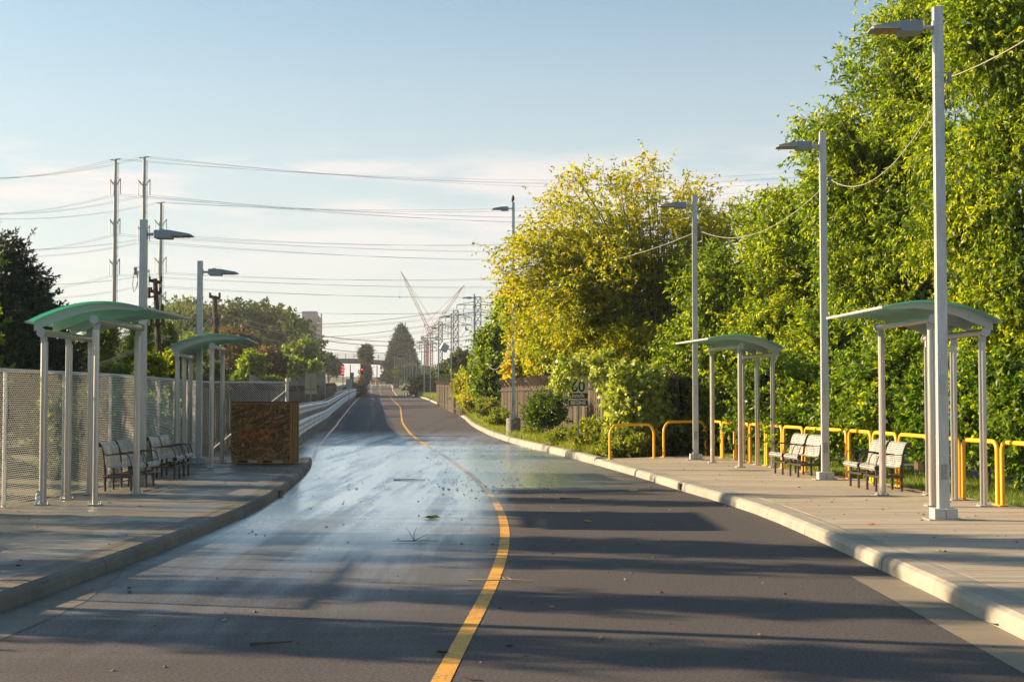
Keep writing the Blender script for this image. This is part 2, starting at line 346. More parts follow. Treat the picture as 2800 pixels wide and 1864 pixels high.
def arr_mesh(name, V, Fq, m, parent=None, tint=None):
    me = bpy.data.meshes.new(name); nv, nf, k = len(V), len(Fq), Fq.shape[1]
    me.vertices.add(nv); me.vertices.foreach_set('co', np.asarray(V, np.float32).ravel())
    me.loops.add(nf*k); me.loops.foreach_set('vertex_index', np.asarray(Fq, np.int32).ravel())
    me.polygons.add(nf); me.polygons.foreach_set('loop_start', np.arange(0, nf*k, k, dtype=np.int32)); 
    me.update(calc_edges=True)
    if tint is not None:
        a = me.attributes.new('tint', 'FLOAT', 'POINT'); a.data.foreach_set('value', np.asarray(tint, np.float32))
    me.materials.append(m); return link(name, me, parent)
def interp(tab, d):
    if d <= tab[0][0]:
        (a, x), (b, y) = tab[0], tab[1]; return x + (y-x)*(d-a)/(b-a)
    for (a, x), (b, y) in zip(tab, tab[1:]):
        if d <= b: return x + (y-x)*(d-a)/(b-a)
    (a, x), (b, y) = tab[-2:]; return y + (y-x)*(d-b)/(b-a)
def smooth_tab(tab, step=.5, sig=2.5):
    ds = np.array([t[0] for t in tab]); xs = np.array([t[1] for t in tab]); 
    def fn(d):
        s = min(max(sig, abs(d)*.05), 12.); w = [math.exp(-k*k/2.) for k in (-2, -1, 0, 1, 2)]
        return sum(interp(tab, d + k*s*.6)*wk for k, wk in zip((-2, -1, 0, 1, 2), w))/sum(w)
    return fn

# ---------------------------------------------------------------- road alignment (x in metres at distance d)
ZT = [(-60, 0), (88, 0), (104, .2), (138, .68), (166, .95), (191, 1.2), (224, 1.5), (260, 1.7), (299, 1.85), (340, 1.9), (400, 1.0), (480, 3.4), (550, 6.85), (650, 9.5), (900, 14), (1400, 20)]
zr = smooth_tab(ZT, sig=2)
LT = [(-20, -4.6), (5, -4.35), (11.5, -4.15), (14, -4.01), (17.6, -3.9), (21.2, -3.84), (24.2, -3.97), (30.1, -4.42), (35.8, -5.0), (40, -5.6), (49.7, -6.75), (66, -8.5), (94.5, -11.5), (140, -15.9), (190, -20.8), (260, -27.5), (340, -34.2), (430, -42.6), (550, -54.5), (700, -71), (1400, -140)]
CT = [(-20, -1.3), (5, -.62), (8.7, -.45), (11, -.32), (13.1, -.18), (16.9, -.07), (18.7, -.08), (21.5, -.15), (25.3, -.37), (30.7, -.8), (40.8, -1.85), (51.6, -3.15), (66, -4.7), (94.5, -7.3), (139, -10.9), (200, -16.8), (260, -22.3), (340, -29.2), (430, -39.3), (480, -44.8), (550, -50.4), (700, -65), (1400, -134)]
RT = [(-20, 3.1), (5, 3.6), (10.2, 3.67), (13.9, 3.72), (20.5, 3.69), (22.7, 3.55), (26.7, 3.1), (30.8, 2.75), (36.6, 2.13), (41.5, 1.55), (48.8, .55), (54.4, -.15), (63.6, -1.0), (75.6, -1.85), (101, -3.4), (138, -6.4), (166, -9.1), (191, -11.2), (224, -14.3), (260, -17.6), (300, -20.6), (340, -23.2), (430, -35.), (500, -42.), (550, -47.3), (700, -61.5), (1400, -130)]
xl, xc, xr = (smooth_tab(t) for t in (LT, CT, RT))
STA = list(np.arange(-20, 60, .75)) + list(np.arange(60, 140, 3.)) + list(np.arange(140, 420, 6.)) + list(np.arange(420, 640, 8.)) + list(np.arange(640, 1400, 20.))
def strip(name, fa, fb, dz, sta, m, parent=None, nx=1):
    V = []; Fc = []
    for d in sta:
        a, b = fa(d), fb(d)
        for k in range(nx+1): V.append((a + (b-a)*k/nx, d, zr(d) + dz))
    n = nx+1
    for i in range(len(sta)-1):
        for k in range(nx): Fc.append((i*n+k, i*n+k+1, (i+1)*n+k+1, (i+1)*n+k))
    return MB().add(V, Fc).build(name, m, parent)
road = strip('road', lambda d: xl(d) - (1.2 if d > 37.5 else .05), lambda d: xr(d) + .06, 0, STA, M_ASPHALT); tag(road, kind='structure', label='dark two lane asphalt busway with a wet patch')
yl = strip('centre_line', lambda d: xc(d)-.06, lambda d: xc(d)+.06, .004, STA, M_YPAINT); tag(yl, kind='structure', label='yellow painted centre line curving along the busway')
el = strip('edge_line', lambda d: xl(d)-.05, lambda d: xl(d)+.06, .004, [d for d in STA if d > 38], M_WPAINT); tag(el, kind='structure', label='white edge line beside the guardrail')
cw = MB()
for k in range(7):
    x0 = xl(535)+.6+k*1.4; cw.add([(x0, 528, zr(528)+.03), (x0+.8, 528, zr(528)+.03), (x0+.8, 533, zr(533)+.03), (x0, 533, zr(533)+.03)], [(0, 1, 2, 3)])
tag(cw.build('crosswalk', M_WPAINT), kind='structure', label='white crosswalk bars at the far junction')
# terrain
CS = [(-1600, 4), (-400, 4), (-60, .6), (-22, .1), (-4, .05), (-1.25, .04), (-.6, -.2)]
CR = [(.1, -.2), (.35, .10), (4, .13), (9, .15), (20, .2), (60, .6), (400, 2.), (1450, 2.)]
V = []; Fc = []; sts = [-60, -40] + [d for i, d in enumerate(STA) if i % 3 == 0 or d > 130] + [1600, 2300]
for d in sts:
    dd = min(d, 1400); k = 1 if d > 60 else 1
    for o, z in CS: V.append((xl(dd) + (o if not (d < 38 and o > -5) else o - .0), d, zr(dd) + (z if not (d < 38 and -3 > o > -5) else .1)))
    for o, z in CR: V.append((xr(dd) + o, d, zr(dd) + z))
n = len(CS)+len(CR)
for i in range(len(sts)-1):
    for k in range(n-1): Fc.append((i*n+k, i*n+k+1, (i+1)*n+k+1, (i+1)*n+k))
tag(MB().add(V, Fc).build('ground', M_SOIL), kind='structure', label='grassy ground either side of the busway')

# ---------------------------------------------------------------- platforms and kerbs, piece by piece
KP = [(0, -.06), (.015, .085), (.035, .125), (.075, .15), (.235, .152), (.235, -.06)]
def kerb(name, label, fx, side, cuts, material, H=1.0, steps=4, darkf=None):
    root = bpy.data.objects.new(name, None); COL.objects.link(root); tag(root, kind='structure', label=label)
    for i, (a, b) in enumerate(zip(cuts, cuts[1:])):
        V = []; Fc = []; jt = random.Random(i+int(a*10)).uniform(-.006, .006); ds = np.linspace(a+.008, b-.008, steps if b-a < 8 else 10)
        for d in ds:
            for o, z in KP: V.append((fx(d) + side*(o + (jt if o < .2 else 0)), d, zr(d) + (z*H + jt*.3 if z > 0 else z)))
        n = len(KP)
        for k in range(len(ds)-1):
            for j in range(n): jj = (j+1) % n; q = (k*n+j, k*n+jj, (k+1)*n+jj, (k+1)*n+j); Fc.append(q if side > 0 else q[::-1])
        Fc += [tuple(range(n)), tuple(range((len(ds)-1)*n, len(ds)*n))]
        MB().add(V, Fc).build('kerb_segment', material, root)
    return root
kerb('kerb_right', 'pale concrete kerb along the sunlit platform', xr, 1, [-8, -2, 4, 9.2, 14.4, 18.1, 22.9, 26.6, 29.3, 33, 36.7], M_KERB)
kerb('kerb_roadside', 'segmented pale kerb beyond the sunlit platform', lambda d: xr(d)+.005, 1, [36.75 + .95*i for i in range(62)] + [100 + 6*i for i in range(78)], M_KERB, 1.25, 3)
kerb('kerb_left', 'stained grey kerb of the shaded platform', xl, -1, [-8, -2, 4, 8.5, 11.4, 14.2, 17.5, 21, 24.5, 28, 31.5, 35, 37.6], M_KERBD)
def platform(name, label, fa, fb, cuts, z, m, th=.14):
    root = bpy.data.objects.new(name, None); COL.objects.link(root); tag(root, kind='structure', label=label)
    for a, b in zip(cuts, cuts[1:]):
        ds = np.linspace(a+.009, b-.009, 4); V = []; Fc = []
        for zz in (z-th, z):
            for d in ds: V.append((fa(d), d, zz)); V.append((fb(d), d, zz))
        for k in range(3): Fc += [(8+2*k, 8+2*k+1, 8+2*k+3, 8+2*k+2), (2*k, 2*k+1, 8+2*k+1, 8+2*k), (2*k+1, 2*k+3, 8+2*k+3, 8+2*k+1), (2*k+2, 2*k, 8+2*k, 8+2*k+2)]
        Fc += [(0, 1, 9, 8), (7, 6, 14, 15)]
        MB().add(V, Fc).build('slab', m, root)
    return root
cr = list(np.arange(-8, 36, 1.85)) + [36.4]
BT = [(-20, 8.6), (12, 7.9), (20.9, 7.32), (22.1, 7.16), (25, 6.98), (27.9, 6.72), (30.2, 6.4), (32.9, 6.1), (35.9, 5.85), (38.3, 5.5), (60, 3)]
rb = smooth_tab(BT)
platform('platform_right', 'sunlit concrete bus platform with brushed slabs', lambda d: xr(d)+.36, lambda d: rb(d)+.05, cr, .150, M_SLAB)
platform('platform_right_border', 'narrow border strip behind the sunlit kerb', lambda d: xr(d)+.243, lambda d: xr(d)+.352, [-8, 0, 8, 16, 24, 30, 36.4], .1515, M_KERB)
# triangular end of the right platform under the first two rails
tri = MB(); A = [(xr(36.42)+.25, 36.42), (rb(36.42)+.05, 36.42), (rb(38.6)+.15, 38.7), (3.9, 37.7), (xr(36.42)+.3, 36.62)]
tri.prism(A, 2, .02, .150); tag(tri.build('platform_end', M_SLAB), kind='structure', label='tapering end of the sunlit platform')
fence_T = [(-20, -7.6), (12, -7.35), (20.2, -7.27), (22.1, -7.2), (24.7, -7.12), (26.4, -7.1), (29, -7.35), (32, -7.62), (35, -7.95), (37.8, -8.25)]
fx = smooth_tab(fence_T, sig=1.)
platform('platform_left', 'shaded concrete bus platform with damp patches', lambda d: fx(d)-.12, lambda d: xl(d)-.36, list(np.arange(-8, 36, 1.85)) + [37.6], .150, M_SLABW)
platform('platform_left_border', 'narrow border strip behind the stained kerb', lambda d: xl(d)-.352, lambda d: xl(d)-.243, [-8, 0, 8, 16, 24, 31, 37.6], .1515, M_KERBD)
tag(strip('gutter_right', lambda d: xr(d)-.42, lambda d: xr(d)-.003, .003, [d for d in STA if d < 13.9] + [13.9], M_GUT), kind='structure', label='pale concrete gutter pan beside the sunlit kerb')
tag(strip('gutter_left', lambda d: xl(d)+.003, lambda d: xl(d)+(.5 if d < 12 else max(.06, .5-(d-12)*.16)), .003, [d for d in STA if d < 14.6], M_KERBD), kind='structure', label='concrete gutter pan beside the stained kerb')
for (d, side, f_, lab) in ((26.6, 1, xr, 'dark drain slot in the sunlit kerb'), (24.9, -1, xl, 'dark drain slot in the stained kerb')):
    m_ = MB(); m_.box((0, 0, 0), (.05, .42 if side < 0 else .26, .11)); o = m_.build('drain_slot', M_PLAST); o.location = (f_(d)+side*.01, d, .07); tag(o, lab, 'drain')

# ---------------------------------------------------------------- light poles
def make_lamp_pole(h, label, roadside=False, w=.138):
    t = thing('street_lamp', (0, 0, 0), label, 'street lamp')
    p = MB(); hw, tw = w/2, w/2*.86; hs = 0.
    p.add([(-hw, -hw, .0), (hw, -hw, 0), (hw, hw, 0), (-hw, hw, 0), (-tw, -tw, h), (tw, -tw, h), (tw, tw, h), (-tw, tw, h)], [(0, 1, 5, 4), (1, 2, 6, 5), (2, 3, 7, 6), (3, 0, 4, 7), (4, 5, 6, 7)])
    p.build('pole', M_GALV, t)
    b = MB(); b.box((-.075, 0, .075), (.148, .29, .15), bev=.006); b.box((.077, 0, .075), (.148, .29, .15), bev=.006); b.build('base_cover', M_ALUP, t)
    g = MB(); g.box((0, 0, .004), (.46, .40, .02), bev=.01); g.build('grout_pad', M_KERB, t)
    hd = MB(); zz = h-.245
    # housing: deep rear half and thin tapering front half, pointing to -x
    def ring(x, zt, zb, yw): return [(x, -yw, zb), (x, -yw*.8, zt), (x, yw*.8, zt), (x, yw, zb)]
    R = [ring(-.20, .035, -.085, .11), ring(-.22, .05, -.10, .15), ring(-.50, .045, -.105, .17), ring(-.52, .04, -.065, .17), ring(-.86, -.02, -.062, .155), ring(-.90, -.045, -.064, .12)]
    V = [(x, y, z+zz) for r in R for x, y, z in r]; Fc = [(0, 1, 2, 3), (23, 22, 21, 20)]
    for i in range(5):
        for k in range(4): j = (k+1) % 4; Fc.append((i*4+k, (i+1)*4+k, (i+1)*4+j, i*4+j))
    hd.add(V, Fc); head = hd.build('lamp_head', M_LAMPG, t)
    l = MB(); 
    for k in range(3): l.box((-.59-.095*k, 0, zz-.069), (.085, .26, .008))
    l.build('lens', M_LAMPR, head)
    a = MB(); a.tube([(-hw*.8, 0, zz-.02), (-.23, 0, zz-.02)], .028, 10); a.box((-hw*.9, 0, zz-.02), (.02, .1, .16)); a.build('bracket', M_ALUP, t)
    c = MB(); c.tube([(-.33, 0, zz+.04), (-.33, 0, zz+.075)], .045, 12); c.build('photocell', M_ALUP, head, True)
    k = MB()
    for s in (-.0, .045): k.box((0, 0, h-.93+s), (w*.93, w*.93, .012))
    k.build('strap', M_ALUP, t)
    hh_ = MB(); hh_.box((0, -hw-.003, .62), (w*.6, .006, .2)); hh_.build('access_cover', M_GALVD, t)
    if not roadside: 
        i_ = MB(); i_.tube([(.06, 0, h-.87), (.17, 0, h-.87)], .007, 6); i_.tube([(.06, 0, h-1.0), (.17, 0, h-1.0)], .007, 6); i_.tube([(.145, 0, h-.99), (.145, 0, h-.965), (.145, 0, h-.93), (.145, 0, h-.90), (.145, 0, h-.88)], [.03, .035, .022, .035, .03], 10); i_.build('insulator', M_LAMPG, t, True)
        lp = MB(); lp.tube([(.15, 0, h-.95), (.19, -.02, h-1.05), (.2, -.02, h-1.2), (.17, 0, h-1.32), (.12, .02, h-1.25), (.10, .02, h-1.1), (.12, 0, h-.99)], .006, 5); lp.build('cable_loop', M_CABLE, t)
        st = MB(); st.box((0, -hw-.001, 1.75), (w*.55, .004, .26)); st.build('sticker', M_ALUP, t)
    return t
RP = [(5.40, 9.6), (5.61, 18.57), (6.02, 27.4), (4.64, 36.0)]
RL = ['tall galvanised street lamp past the near edge of the sunlit platform', 'tallest galvanised street lamp, standing before the nearer sunlit shelter', 'street lamp standing behind the two benches of the sunlit platform', 'street lamp at the far end of the sunlit platform beside the small shelter']
H_R = 6.72
lamp = make_lamp_pole(H_R, RL[0]); lamp['group'] = 'street lamps of the sunlit platform'
lamp.location = (*RP[0], .15)
for (x, d), lab in list(zip(RP, RL))[1:]: dup(lamp, (x, d, .15), -.05, lab)
lampL = make_lamp_pole(4.82, 'short street lamp past the near edge of the shaded platform'); lampL['group'] = 'street lamps of the shaded platform'
lampL.location = (-6.75, 12.55, .15); lampL.rotation_euler.z = math.pi
dup(lampL, (-6.73, 25.9, .15), math.pi, 'short street lamp with flat lamp head behind the nearer green shelter')
dup(lampL, (-7.43, 33.8, .15), math.pi+.05, 'short street lamp with flat lamp head behind the second shelter of the shaded platform')
# roadside poles, 9 m, from pixel column, top row
lampF = make_lamp_pole(9.0, '', True, .125)
RS = [(1404, 553, 58, 'street lamp on a round concrete footing beside the kerb'), (1297, 804, 104, 'street lamp beside the first bend of the kerb past the vine bush'),
      (1234, 857, 138, 'street lamp carrying a floodlight halfway up'), (1199, 891, 166, None), (1177, 912, 191, None), (1160, 931, 224, None), (1153, 949, 260, None), (1138, 964, 299, None), (1128, 976, 337, None),
      (1121, 954, 345, None), (1113, 965, 372, None), (1106, 974, 400, None), (1099, 979, 425, None), (1093.5, 978, 440, None), (1086, 977, 455, None), (1079, 975, 470, None)]
ORD = ['fourth', 'fifth', 'sixth', 'seventh', 'eighth', 'ninth', 'tenth', 'eleventh', 'twelfth', 'thirteenth', 'fourteenth', 'fifteenth', 'sixteenth']
conc_z = .0
for i, (px, py, d, lab) in enumerate(RS):
    top = at(px, py, d); z0 = top.z - 9.0
    if lab is None: lab = 'distant street lamp on the roadside, %s along the row past the concrete footing' % ORD[i-3]
    if i == 0: z0 = .86; lampF.location = (top.x, d, z0); lampF.scale.z = (top.z - z0)/9.0; lampF['label'] = lab; lampF['group'] = 'street lamps along the far roadside'; F0 = lampF
    else:
        o = dup(F0, (top.x, d, z0), 0, lab); o.scale.z = 1
for j, (px, py, d) in enumerate(((1404, 1193, 58), (1121, 1080, 345), (1113, 1080, 372), (1106, 1080, 400))):
    t_ = at(px, py, d); c = MB(); zt = .86 if j == 0 else at(px, 1073, d).z; zb = -.1 if j == 0 else zt-1.2
    c.tube([(0, 0, zb-.1), (0, 0, (zb+zt)/2), (0, 0, zt-.03), (0, 0, zt)], [.295, .295, .295, .27], 28); o = c.build('concrete_footing', M_CONC, None, True); o.location = (t_.x, d, 0)
    tag(o, ['round grey concrete footing under the roadside street lamp', 'distant concrete footing, nearest at the crest of the road', 'distant concrete footing, middle one at the crest of the road', 'distant concrete footing, farthest at the crest of the road'][j], 'footing')
# floodlight on third roadside pole
fl = thing('floodlight', at(1224, 950, 137.7), 'square floodlight clamped to a roadside street lamp', 'floodlight', rz=.5)
m_ = MB(); m_.box((-.35, 0, 0), (.75, .35, .75), Matrix.Rotation(.5, 3, 'Y'), .05); m_.build('housing', M_ALUP, fl); m_ = MB(); m_.tube([(.0, 0, -.1), (.35, .1, -.25)], .05, 6); m_.build('bracket', M_LAMPG, fl)
# cables between platform poles
def catenary(a, b, sag, n=14): return [Vector(a).lerp(Vector(b), t) - Vector((0, 0, sag*4*t*(1-t))) for t in [k/n for k in range(n+1)]]
zi = .15 + H_R - .93
for k, (a, b, s, lab) in enumerate((((RP[0][0]+.15, RP[0][1], zi), (RP[1][0]+.15, RP[1][1], zi), .28, 'pale cable running from the tallest street lamp out of the picture'),
        ((RP[1][0]+.15, RP[1][1], zi), (RP[2][0]+.15, RP[2][1], zi), .62, 'pale cable sagging between the tallest street lamp and the next one'),
        ((RP[2][0]+.15, RP[2][1], zi), (RP[3][0]+.15, RP[3][1], zi), .55, 'pale cable hanging before the tall maple to the farthest platform lamp'),
        ((RP[3][0]+.1, RP[3][1], zi), tuple(at(1410, 715, 58)), .5, 'pale cable hanging across the yellowing maple'),
        (tuple(at(1404, 925, 58)), tuple(at(1312, 920, 104)), 1.8, 'pale cable looping low behind the roadside lamp on its footing'))):
    o = MB().tube(catenary(a, b, s), .008 if k < 4 else .014, 5).build('cable', M_CABLE); tag(o, lab, 'cable')

# ---------------------------------------------------------------- shelters
def make_shelter(label):
    t = thing('bus_shelter', (0, 0, 0), label, 'bus shelter', 'glass roofed bus shelters')
    def zf(x): # canopy line
        pts = [(-1.14, 2.885), (-.35, 2.965), (.52, 2.70)]; s = 0
        for i, (a, za) in enumerate(pts):
            l = 1
            for j, (b, _) in enumerate(pts):
                if j != i: l *= (x-b)/(a-b)
            s += za*l
        return s
    for (x, y, zt) in ((-.39, -1.17, 2.70), (-.39, 1.17, 2.70), (.39, -1.17, 2.51), (.39, 0, 2.51), (.39, 1.17, 2.51)):
        sgn = 1 if x < 0 else -1
        p = MB(); n = 16; prof = []
        for k in range(n):
            a = 2*math.pi*k/n; r = .043 if k % 4 else .038; prof.append((x + r*math.cos(a), y + r*math.sin(a)))
        p.prism(prof, 2, .02, zt-.12); p.box((x+sgn*.05, y, (zt-.12)/2+.02), (.02, .04, zt-.14)); p.box((x, y+.05*(1 if y < 1 else -1), (zt-.12)/2+.02), (.04, .02, zt-.14))
        po = p.build('post', M_ALU, t, True)
        c = MB(); c.box((x, y, .012), (.2, .17, .016), bev=.004)
        for q in (-.075, .075):
            for w in (-.06, .06): c.tube([(x+q, y+w, .015), (x+q, y+w, .05)], .009, 6)
        c.build('base_plate', M_GALV, po)
        k_ = MB(); k_.box((x, y, zt-.07), (.085, .06, .11)); k_.build('bracket', M_ALUP, po)
    for x, z in ((-.39, 2.725), (.39, 2.535)):
        b = MB(); b.tube([(x, -1.30, z), (x, 1.30, z)], .05, 18); bo = b.build('roof_tube', M_ALU, t, True)
        for y in (-1.30, 1.30): e = MB(); e.tube([(x, y-.012, z), (x, y+.012, z)], .068, 20); e.build('end_cap', M_ALUP, bo, True)
    xs = np.linspace(-1.10, .50, 15)
    for y in (-1.28, -.43, .43, 1.28):
        r = MB(); V = []; Fc = []
        for x in xs:
            h = .06 + (x+1.1)/1.6*.13 - .035*max(0, (x-.2)/.3)
            if x == xs[0]: h = .02
            for yy in (y-.008, y+.008): V += [(x, yy, zf(x)-.004), (x, yy, zf(x)-h)]
        for i in range(len(xs)-1):
            a = i*4; Fc += [(a, a+4, a+5, a+1), (a+3, a+7, a+6, a+2), (a+1, a+5, a+7, a+3), (a+2, a+6, a+4, a)]
        Fc += [(0, 1, 3, 2), (len(V)-4, len(V)-2, len(V)-1, len(V)-3)]
        r.add(V, Fc).build('rib', M_ALUP, t)
    ys = [-1.47, -.43, .43, 1.47]
    for a, b in zip(ys, ys[1:]):
        g = MB(); V = []; Fc = []; xx = np.linspace(-1.17, .55, 16)
        for x in xx: V += [(x, a+.006, zf(x)), (x, b-.006, zf(x)), (x, a+.006, zf(x)+.012), (x, b-.006, zf(x)+.012)]
        for i in range(15): q = i*4; Fc += [(q, q+1, q+5, q+4), (q+2, q+6, q+7, q+3), (q, q+4, q+6, q+2), (q+1, q+3, q+7, q+5)]
        Fc += [(0, 2, 3, 1), (60, 61, 63, 62)]
        g.add(V, Fc).build('roof_panel', M_CANOPY, t, True)
    e = MB(); e.tube([(-1.18, -1.48, zf(-1.18)+.006), (-1.18, 1.48, zf(-1.18)+.006)], .022, 8); e.build('front_trim', M_ALUP, t)
    e = MB(); e.tube([(.555, -1.48, zf(.555)), (.555, 1.48, zf(.555))], .02, 8); e.build('rear_trim', M_ALUP, t)
    return t
sh = make_shelter('silver bus shelter with teal curved roof, the nearer on the sunlit platform')
sh.location = (6.44, 21.95, .15); sh.rotation_euler.z = .05
dup(sh, (5.36, 33.25, .15), .13, 'small bus shelter with teal roof before the dark foliage, behind a street lamp')
dup(sh, (-6.52, 22.15, .15), math.pi, 'bus shelter with bright green roof, the nearer on the shaded platform')
dup(sh, (-7.22, 33.0, .15), math.pi+.10, 'farther bus shelter with blue green roof on the shaded platform, near the crate')

# ---------------------------------------------------------------- benches: two double seats on tube frames
def make_bench(label):
    t = thing('bench', (0, 0, 0), label, 'bench', 'steel platform benches')
    prof = []   # seat sheet profile in (x, z); -x is the front
    for a in np.linspace(-.5*math.pi, .5*math.pi, 7)[::-1]: pass
    prof = [(-.22, .385), (-.245, .36), (-.275, .36), (-.295, .39), (-.285, .425), (-.255, .445), (-.2, .44), (-.05, .415), (.08, .405), (.13, .42), (.155, .47), (.17, .60), (.20, .72), (.235, .80), (.27, .825), (.305, .815), (.32, .785), (.305, .755), (.28, .75)]
    for mc in (-.5, .5):
        for sc_ in (-.215, .215):
            s = MB(); y0, y1 = mc+sc_-.205, mc+sc_+.205
            # slatted steel: alternate solid bands and thin gaps along the profile
            pts = [Vector((x, 0, z)) for x, z in prof]; cum = [0]
            for a, b in zip(pts, pts[1:]): cum.append(cum[-1] + (b-a).length)
            def pt(sv):
                for i in range(len(cum)-1):
                    if sv <= cum[i+1]: return pts[i].lerp(pts[i+1], (sv-cum[i])/(cum[i+1]-cum[i]))
                return pts[-1]
            n = 34; L = cum[-1]
            for k in range(n):
                a, b = pt(L*k/n), pt(L*(k+.72)/n); nn = Vector((-(b-a).z, 0, (b-a).x)).normalized()*.004
                V = [(a.x, y0, a.z), (a.x, y1, a.z), (b.x, y1, b.z), (b.x, y0, b.z)]; V += [(x+nn.x, y, z+nn.z) for x, y, z in V]
                s.add(V, [(3, 2, 1, 0), (4, 5, 6, 7), (0, 1, 5, 4), (2, 3, 7, 6), (1, 2, 6, 5), (3, 0, 4, 7)])
            for yy in (y0, y1, (y0+y1)/2): s.tube([(x+.004, yy, z) for x, z in prof], .006, 5)
            s.build('seat', M_SEAT, t)
        for y in (mc-.43, mc+.43):
            c = MB(); c.tube([(-.255, y-.01, .40), (-.255, y+.01, .40)], .042, 14); c.build('end_cap', M_PLAST, t, True); c = MB(); c.tube([(.285, y-.01, .785), (.285, y+.01, .785)], .042, 14); c.build('end_cap', M_PLAST, t, True)
        for y in (mc-.42, mc, mc+.42):
            a = MB(); a.tube([(-.27, y, .43), (-.235, y, .56), (-.205, y, .615), (-.17, y, .63), (.06, y, .625), (.165, y, .615), (.19, y, .64), (.25, y, .79)], .0095, 6); a.build('armrest', M_BLACKT, t, True)
        fr = MB(); fr.tube([(-.20, mc-.40, .25), (-.23, mc-.36, .25), (-.23, mc+.36, .25), (-.20, mc+.40, .25), (.18, mc+.40, .25), (.22, mc+.36, .25), (.22, mc-.36, .25), (.18, mc-.40, .25), (-.20, mc-.40, .25)], .022, 8)
        fr.tube([(.0, mc-.4, .255), (.0, mc+.4, .255)], .02, 8); fr.build('frame', M_BLACKT, t, True)
        for y in (mc-.25, mc+.25):
            l = MB(); l.tube([(-.215, y, 0), (-.215, y, .25), (-.2, y, .36), (-.19, y, .42)], .021, 8); l.build('leg', M_BLACKT, t, True)
            l = MB(); l.tube([(.22, y, 0), (.22, y, .3), (.235, y, .55), (.27, y, .76)], .021, 8); l.build('leg', M_BLACKT, t, True)
    return t
bn = make_bench('slatted steel bench with dark armrests behind the nearer sunlit shelter post')
bn.location = (6.30, 24.75, .15); bn.rotation_euler.z = .05
dup(bn, (5.78, 28.95, .15), .12, 'slatted steel bench between the sunlit platform lamp and the small shelter')
dup(bn, (-6.64, 24.8, .15), math.pi, 'slatted steel bench under the green roofed shelter, in front of the lit fence')
dup(bn, (-6.75, 28.2, .15), math.pi+.05, 'slatted steel bench against the shaded fence, between the two shelters')

# ---------------------------------------------------------------- yellow rails
feet = [(20.95-1.3*k, 7.17+.12*k) for k in range(4, 0, -1)][::-1]
feet = [(16.2, 7.62), (17.4, 7.5), (18.5, 7.4), (19.7, 7.28), (20.95, 7.17), (22.1, 6.96), (23.66, 6.93), (25.1, 6.8), (26.5, 6.7), (27.9, 6.58), (29.0, 6.36), (30.2, 6.19), (31.6, 6.01), (32.9, 5.87), (34.4, 5.73), (35.8, 5.61), (37.04, 5.46), (38.2, 5.36)]
YL = ['yellow tube rail, %s from the far corner along the platform back' % w for w in ['first', 'second', 'third', 'fourth', 'fifth', 'sixth', 'seventh', 'eighth', 'ninth', 'tenth', 'eleventh', 'twelfth', 'thirteenth', 'fourteenth', 'fifteenth', 'sixteenth', 'seventeenth']]
def urail(a, b, label, h=.93, r=.17):
    (d0, x0), (d1, x1) = a, b; A = Vector((x0, d0, 0)); B = Vector((x1, d1, 0)); L = (B-A).length; c = (A+B)/2; rz = math.atan2((B-A).y, (B-A).x); g = .075
    t = thing('yellow_rail', (c.x, c.y, .15), label, 'rail', 'yellow tube rails behind the platform', rz); hl = L/2-g; pts = [(-hl, 0, .01), (-hl, 0, h-r)]
    for k in range(1, 7): w = math.pi/2*k/6; pts.append((-hl+r-r*math.cos(w), 0, h-r+r*math.sin(w)))
    for k in range(0, 6): w = math.pi/2*k/6; pts.append((hl-r+r*math.sin(w), 0, h-r+r*math.cos(w)))
    pts += [(hl, 0, h-r), (hl, 0, .01)]
    MB().tube(pts, .034, 12).build('tube', M_YEL, t, True)
    for s in (-hl, hl): f = MB(); f.box((s, 0, .008), (.15, .13, .014), bev=.004); f.build('foot_plate', M_YEL, t)
    return t
for k, (a, b) in enumerate(zip(feet, feet[1:])): urail(a, b, YL[len(feet)-2-k], r=.13)
urail((36.07, 2.42), (37.1, 3.75), 'wide yellow tube rail nearest the road, at the end of the kerb', .87, .27)
urail((37.5, 3.94), (38.65, 5.3), 'wide yellow tube rail behind the farthest platform lamp', .92, .27)

# ---------------------------------------------------------------- chain link fence (left)
def chain_panel(A, B, z0, z1, pitch, r, parent, m, name='mesh'):
    """diamond wire mesh between two ground points, every wire a thin three-sided bar"""
    A = Vector(A); B = Vector(B); L = (B-A).length; u = (B-A)/L; n = Vector((u.y, -u.x, 0)); H = z1-z0; V = []; Fq = []
    def seg(s0, t0, s1, t1, off):
        for s, t_ in ((s0, t0), (s1, t1)):
            for k in range(3):
                w = 2*math.pi*k/3; p = A + u*(s + r*math.cos(w)*.7) + n*(off + r*math.sin(w)) ; V.append((p.x, p.y, z0 + t_ + r*math.cos(w)*.7))
        o = len(V)-6
        for k in range(3): j = (k+1) % 3; Fq.append((o+k, o+j, o+3+j, o+3+k))
    k = -H
    while k < L:
        for sg in (1, -1):
            s0, t0, s1, t1 = (k, 0, k+H, H) if sg > 0 else (k+H, 0, k, H)
            if sg > 0:
                if s0 < 0: t0 -= s0; s0 = 0
                if s1 > L: t1 -= (s1-L); s1 = L
            else:
                if s0 > L: t0 += (s0-L); s0 = L
                if s1 < 0: t1 += s1; s1 = 0
            if abs(s1-s0) > .02: seg(s0, t0, s1, t1, sg*r*.8)
        k += pitch
    if not V: return
    arr_mesh(name, np.array(V), np.array(Fq), m, parent)
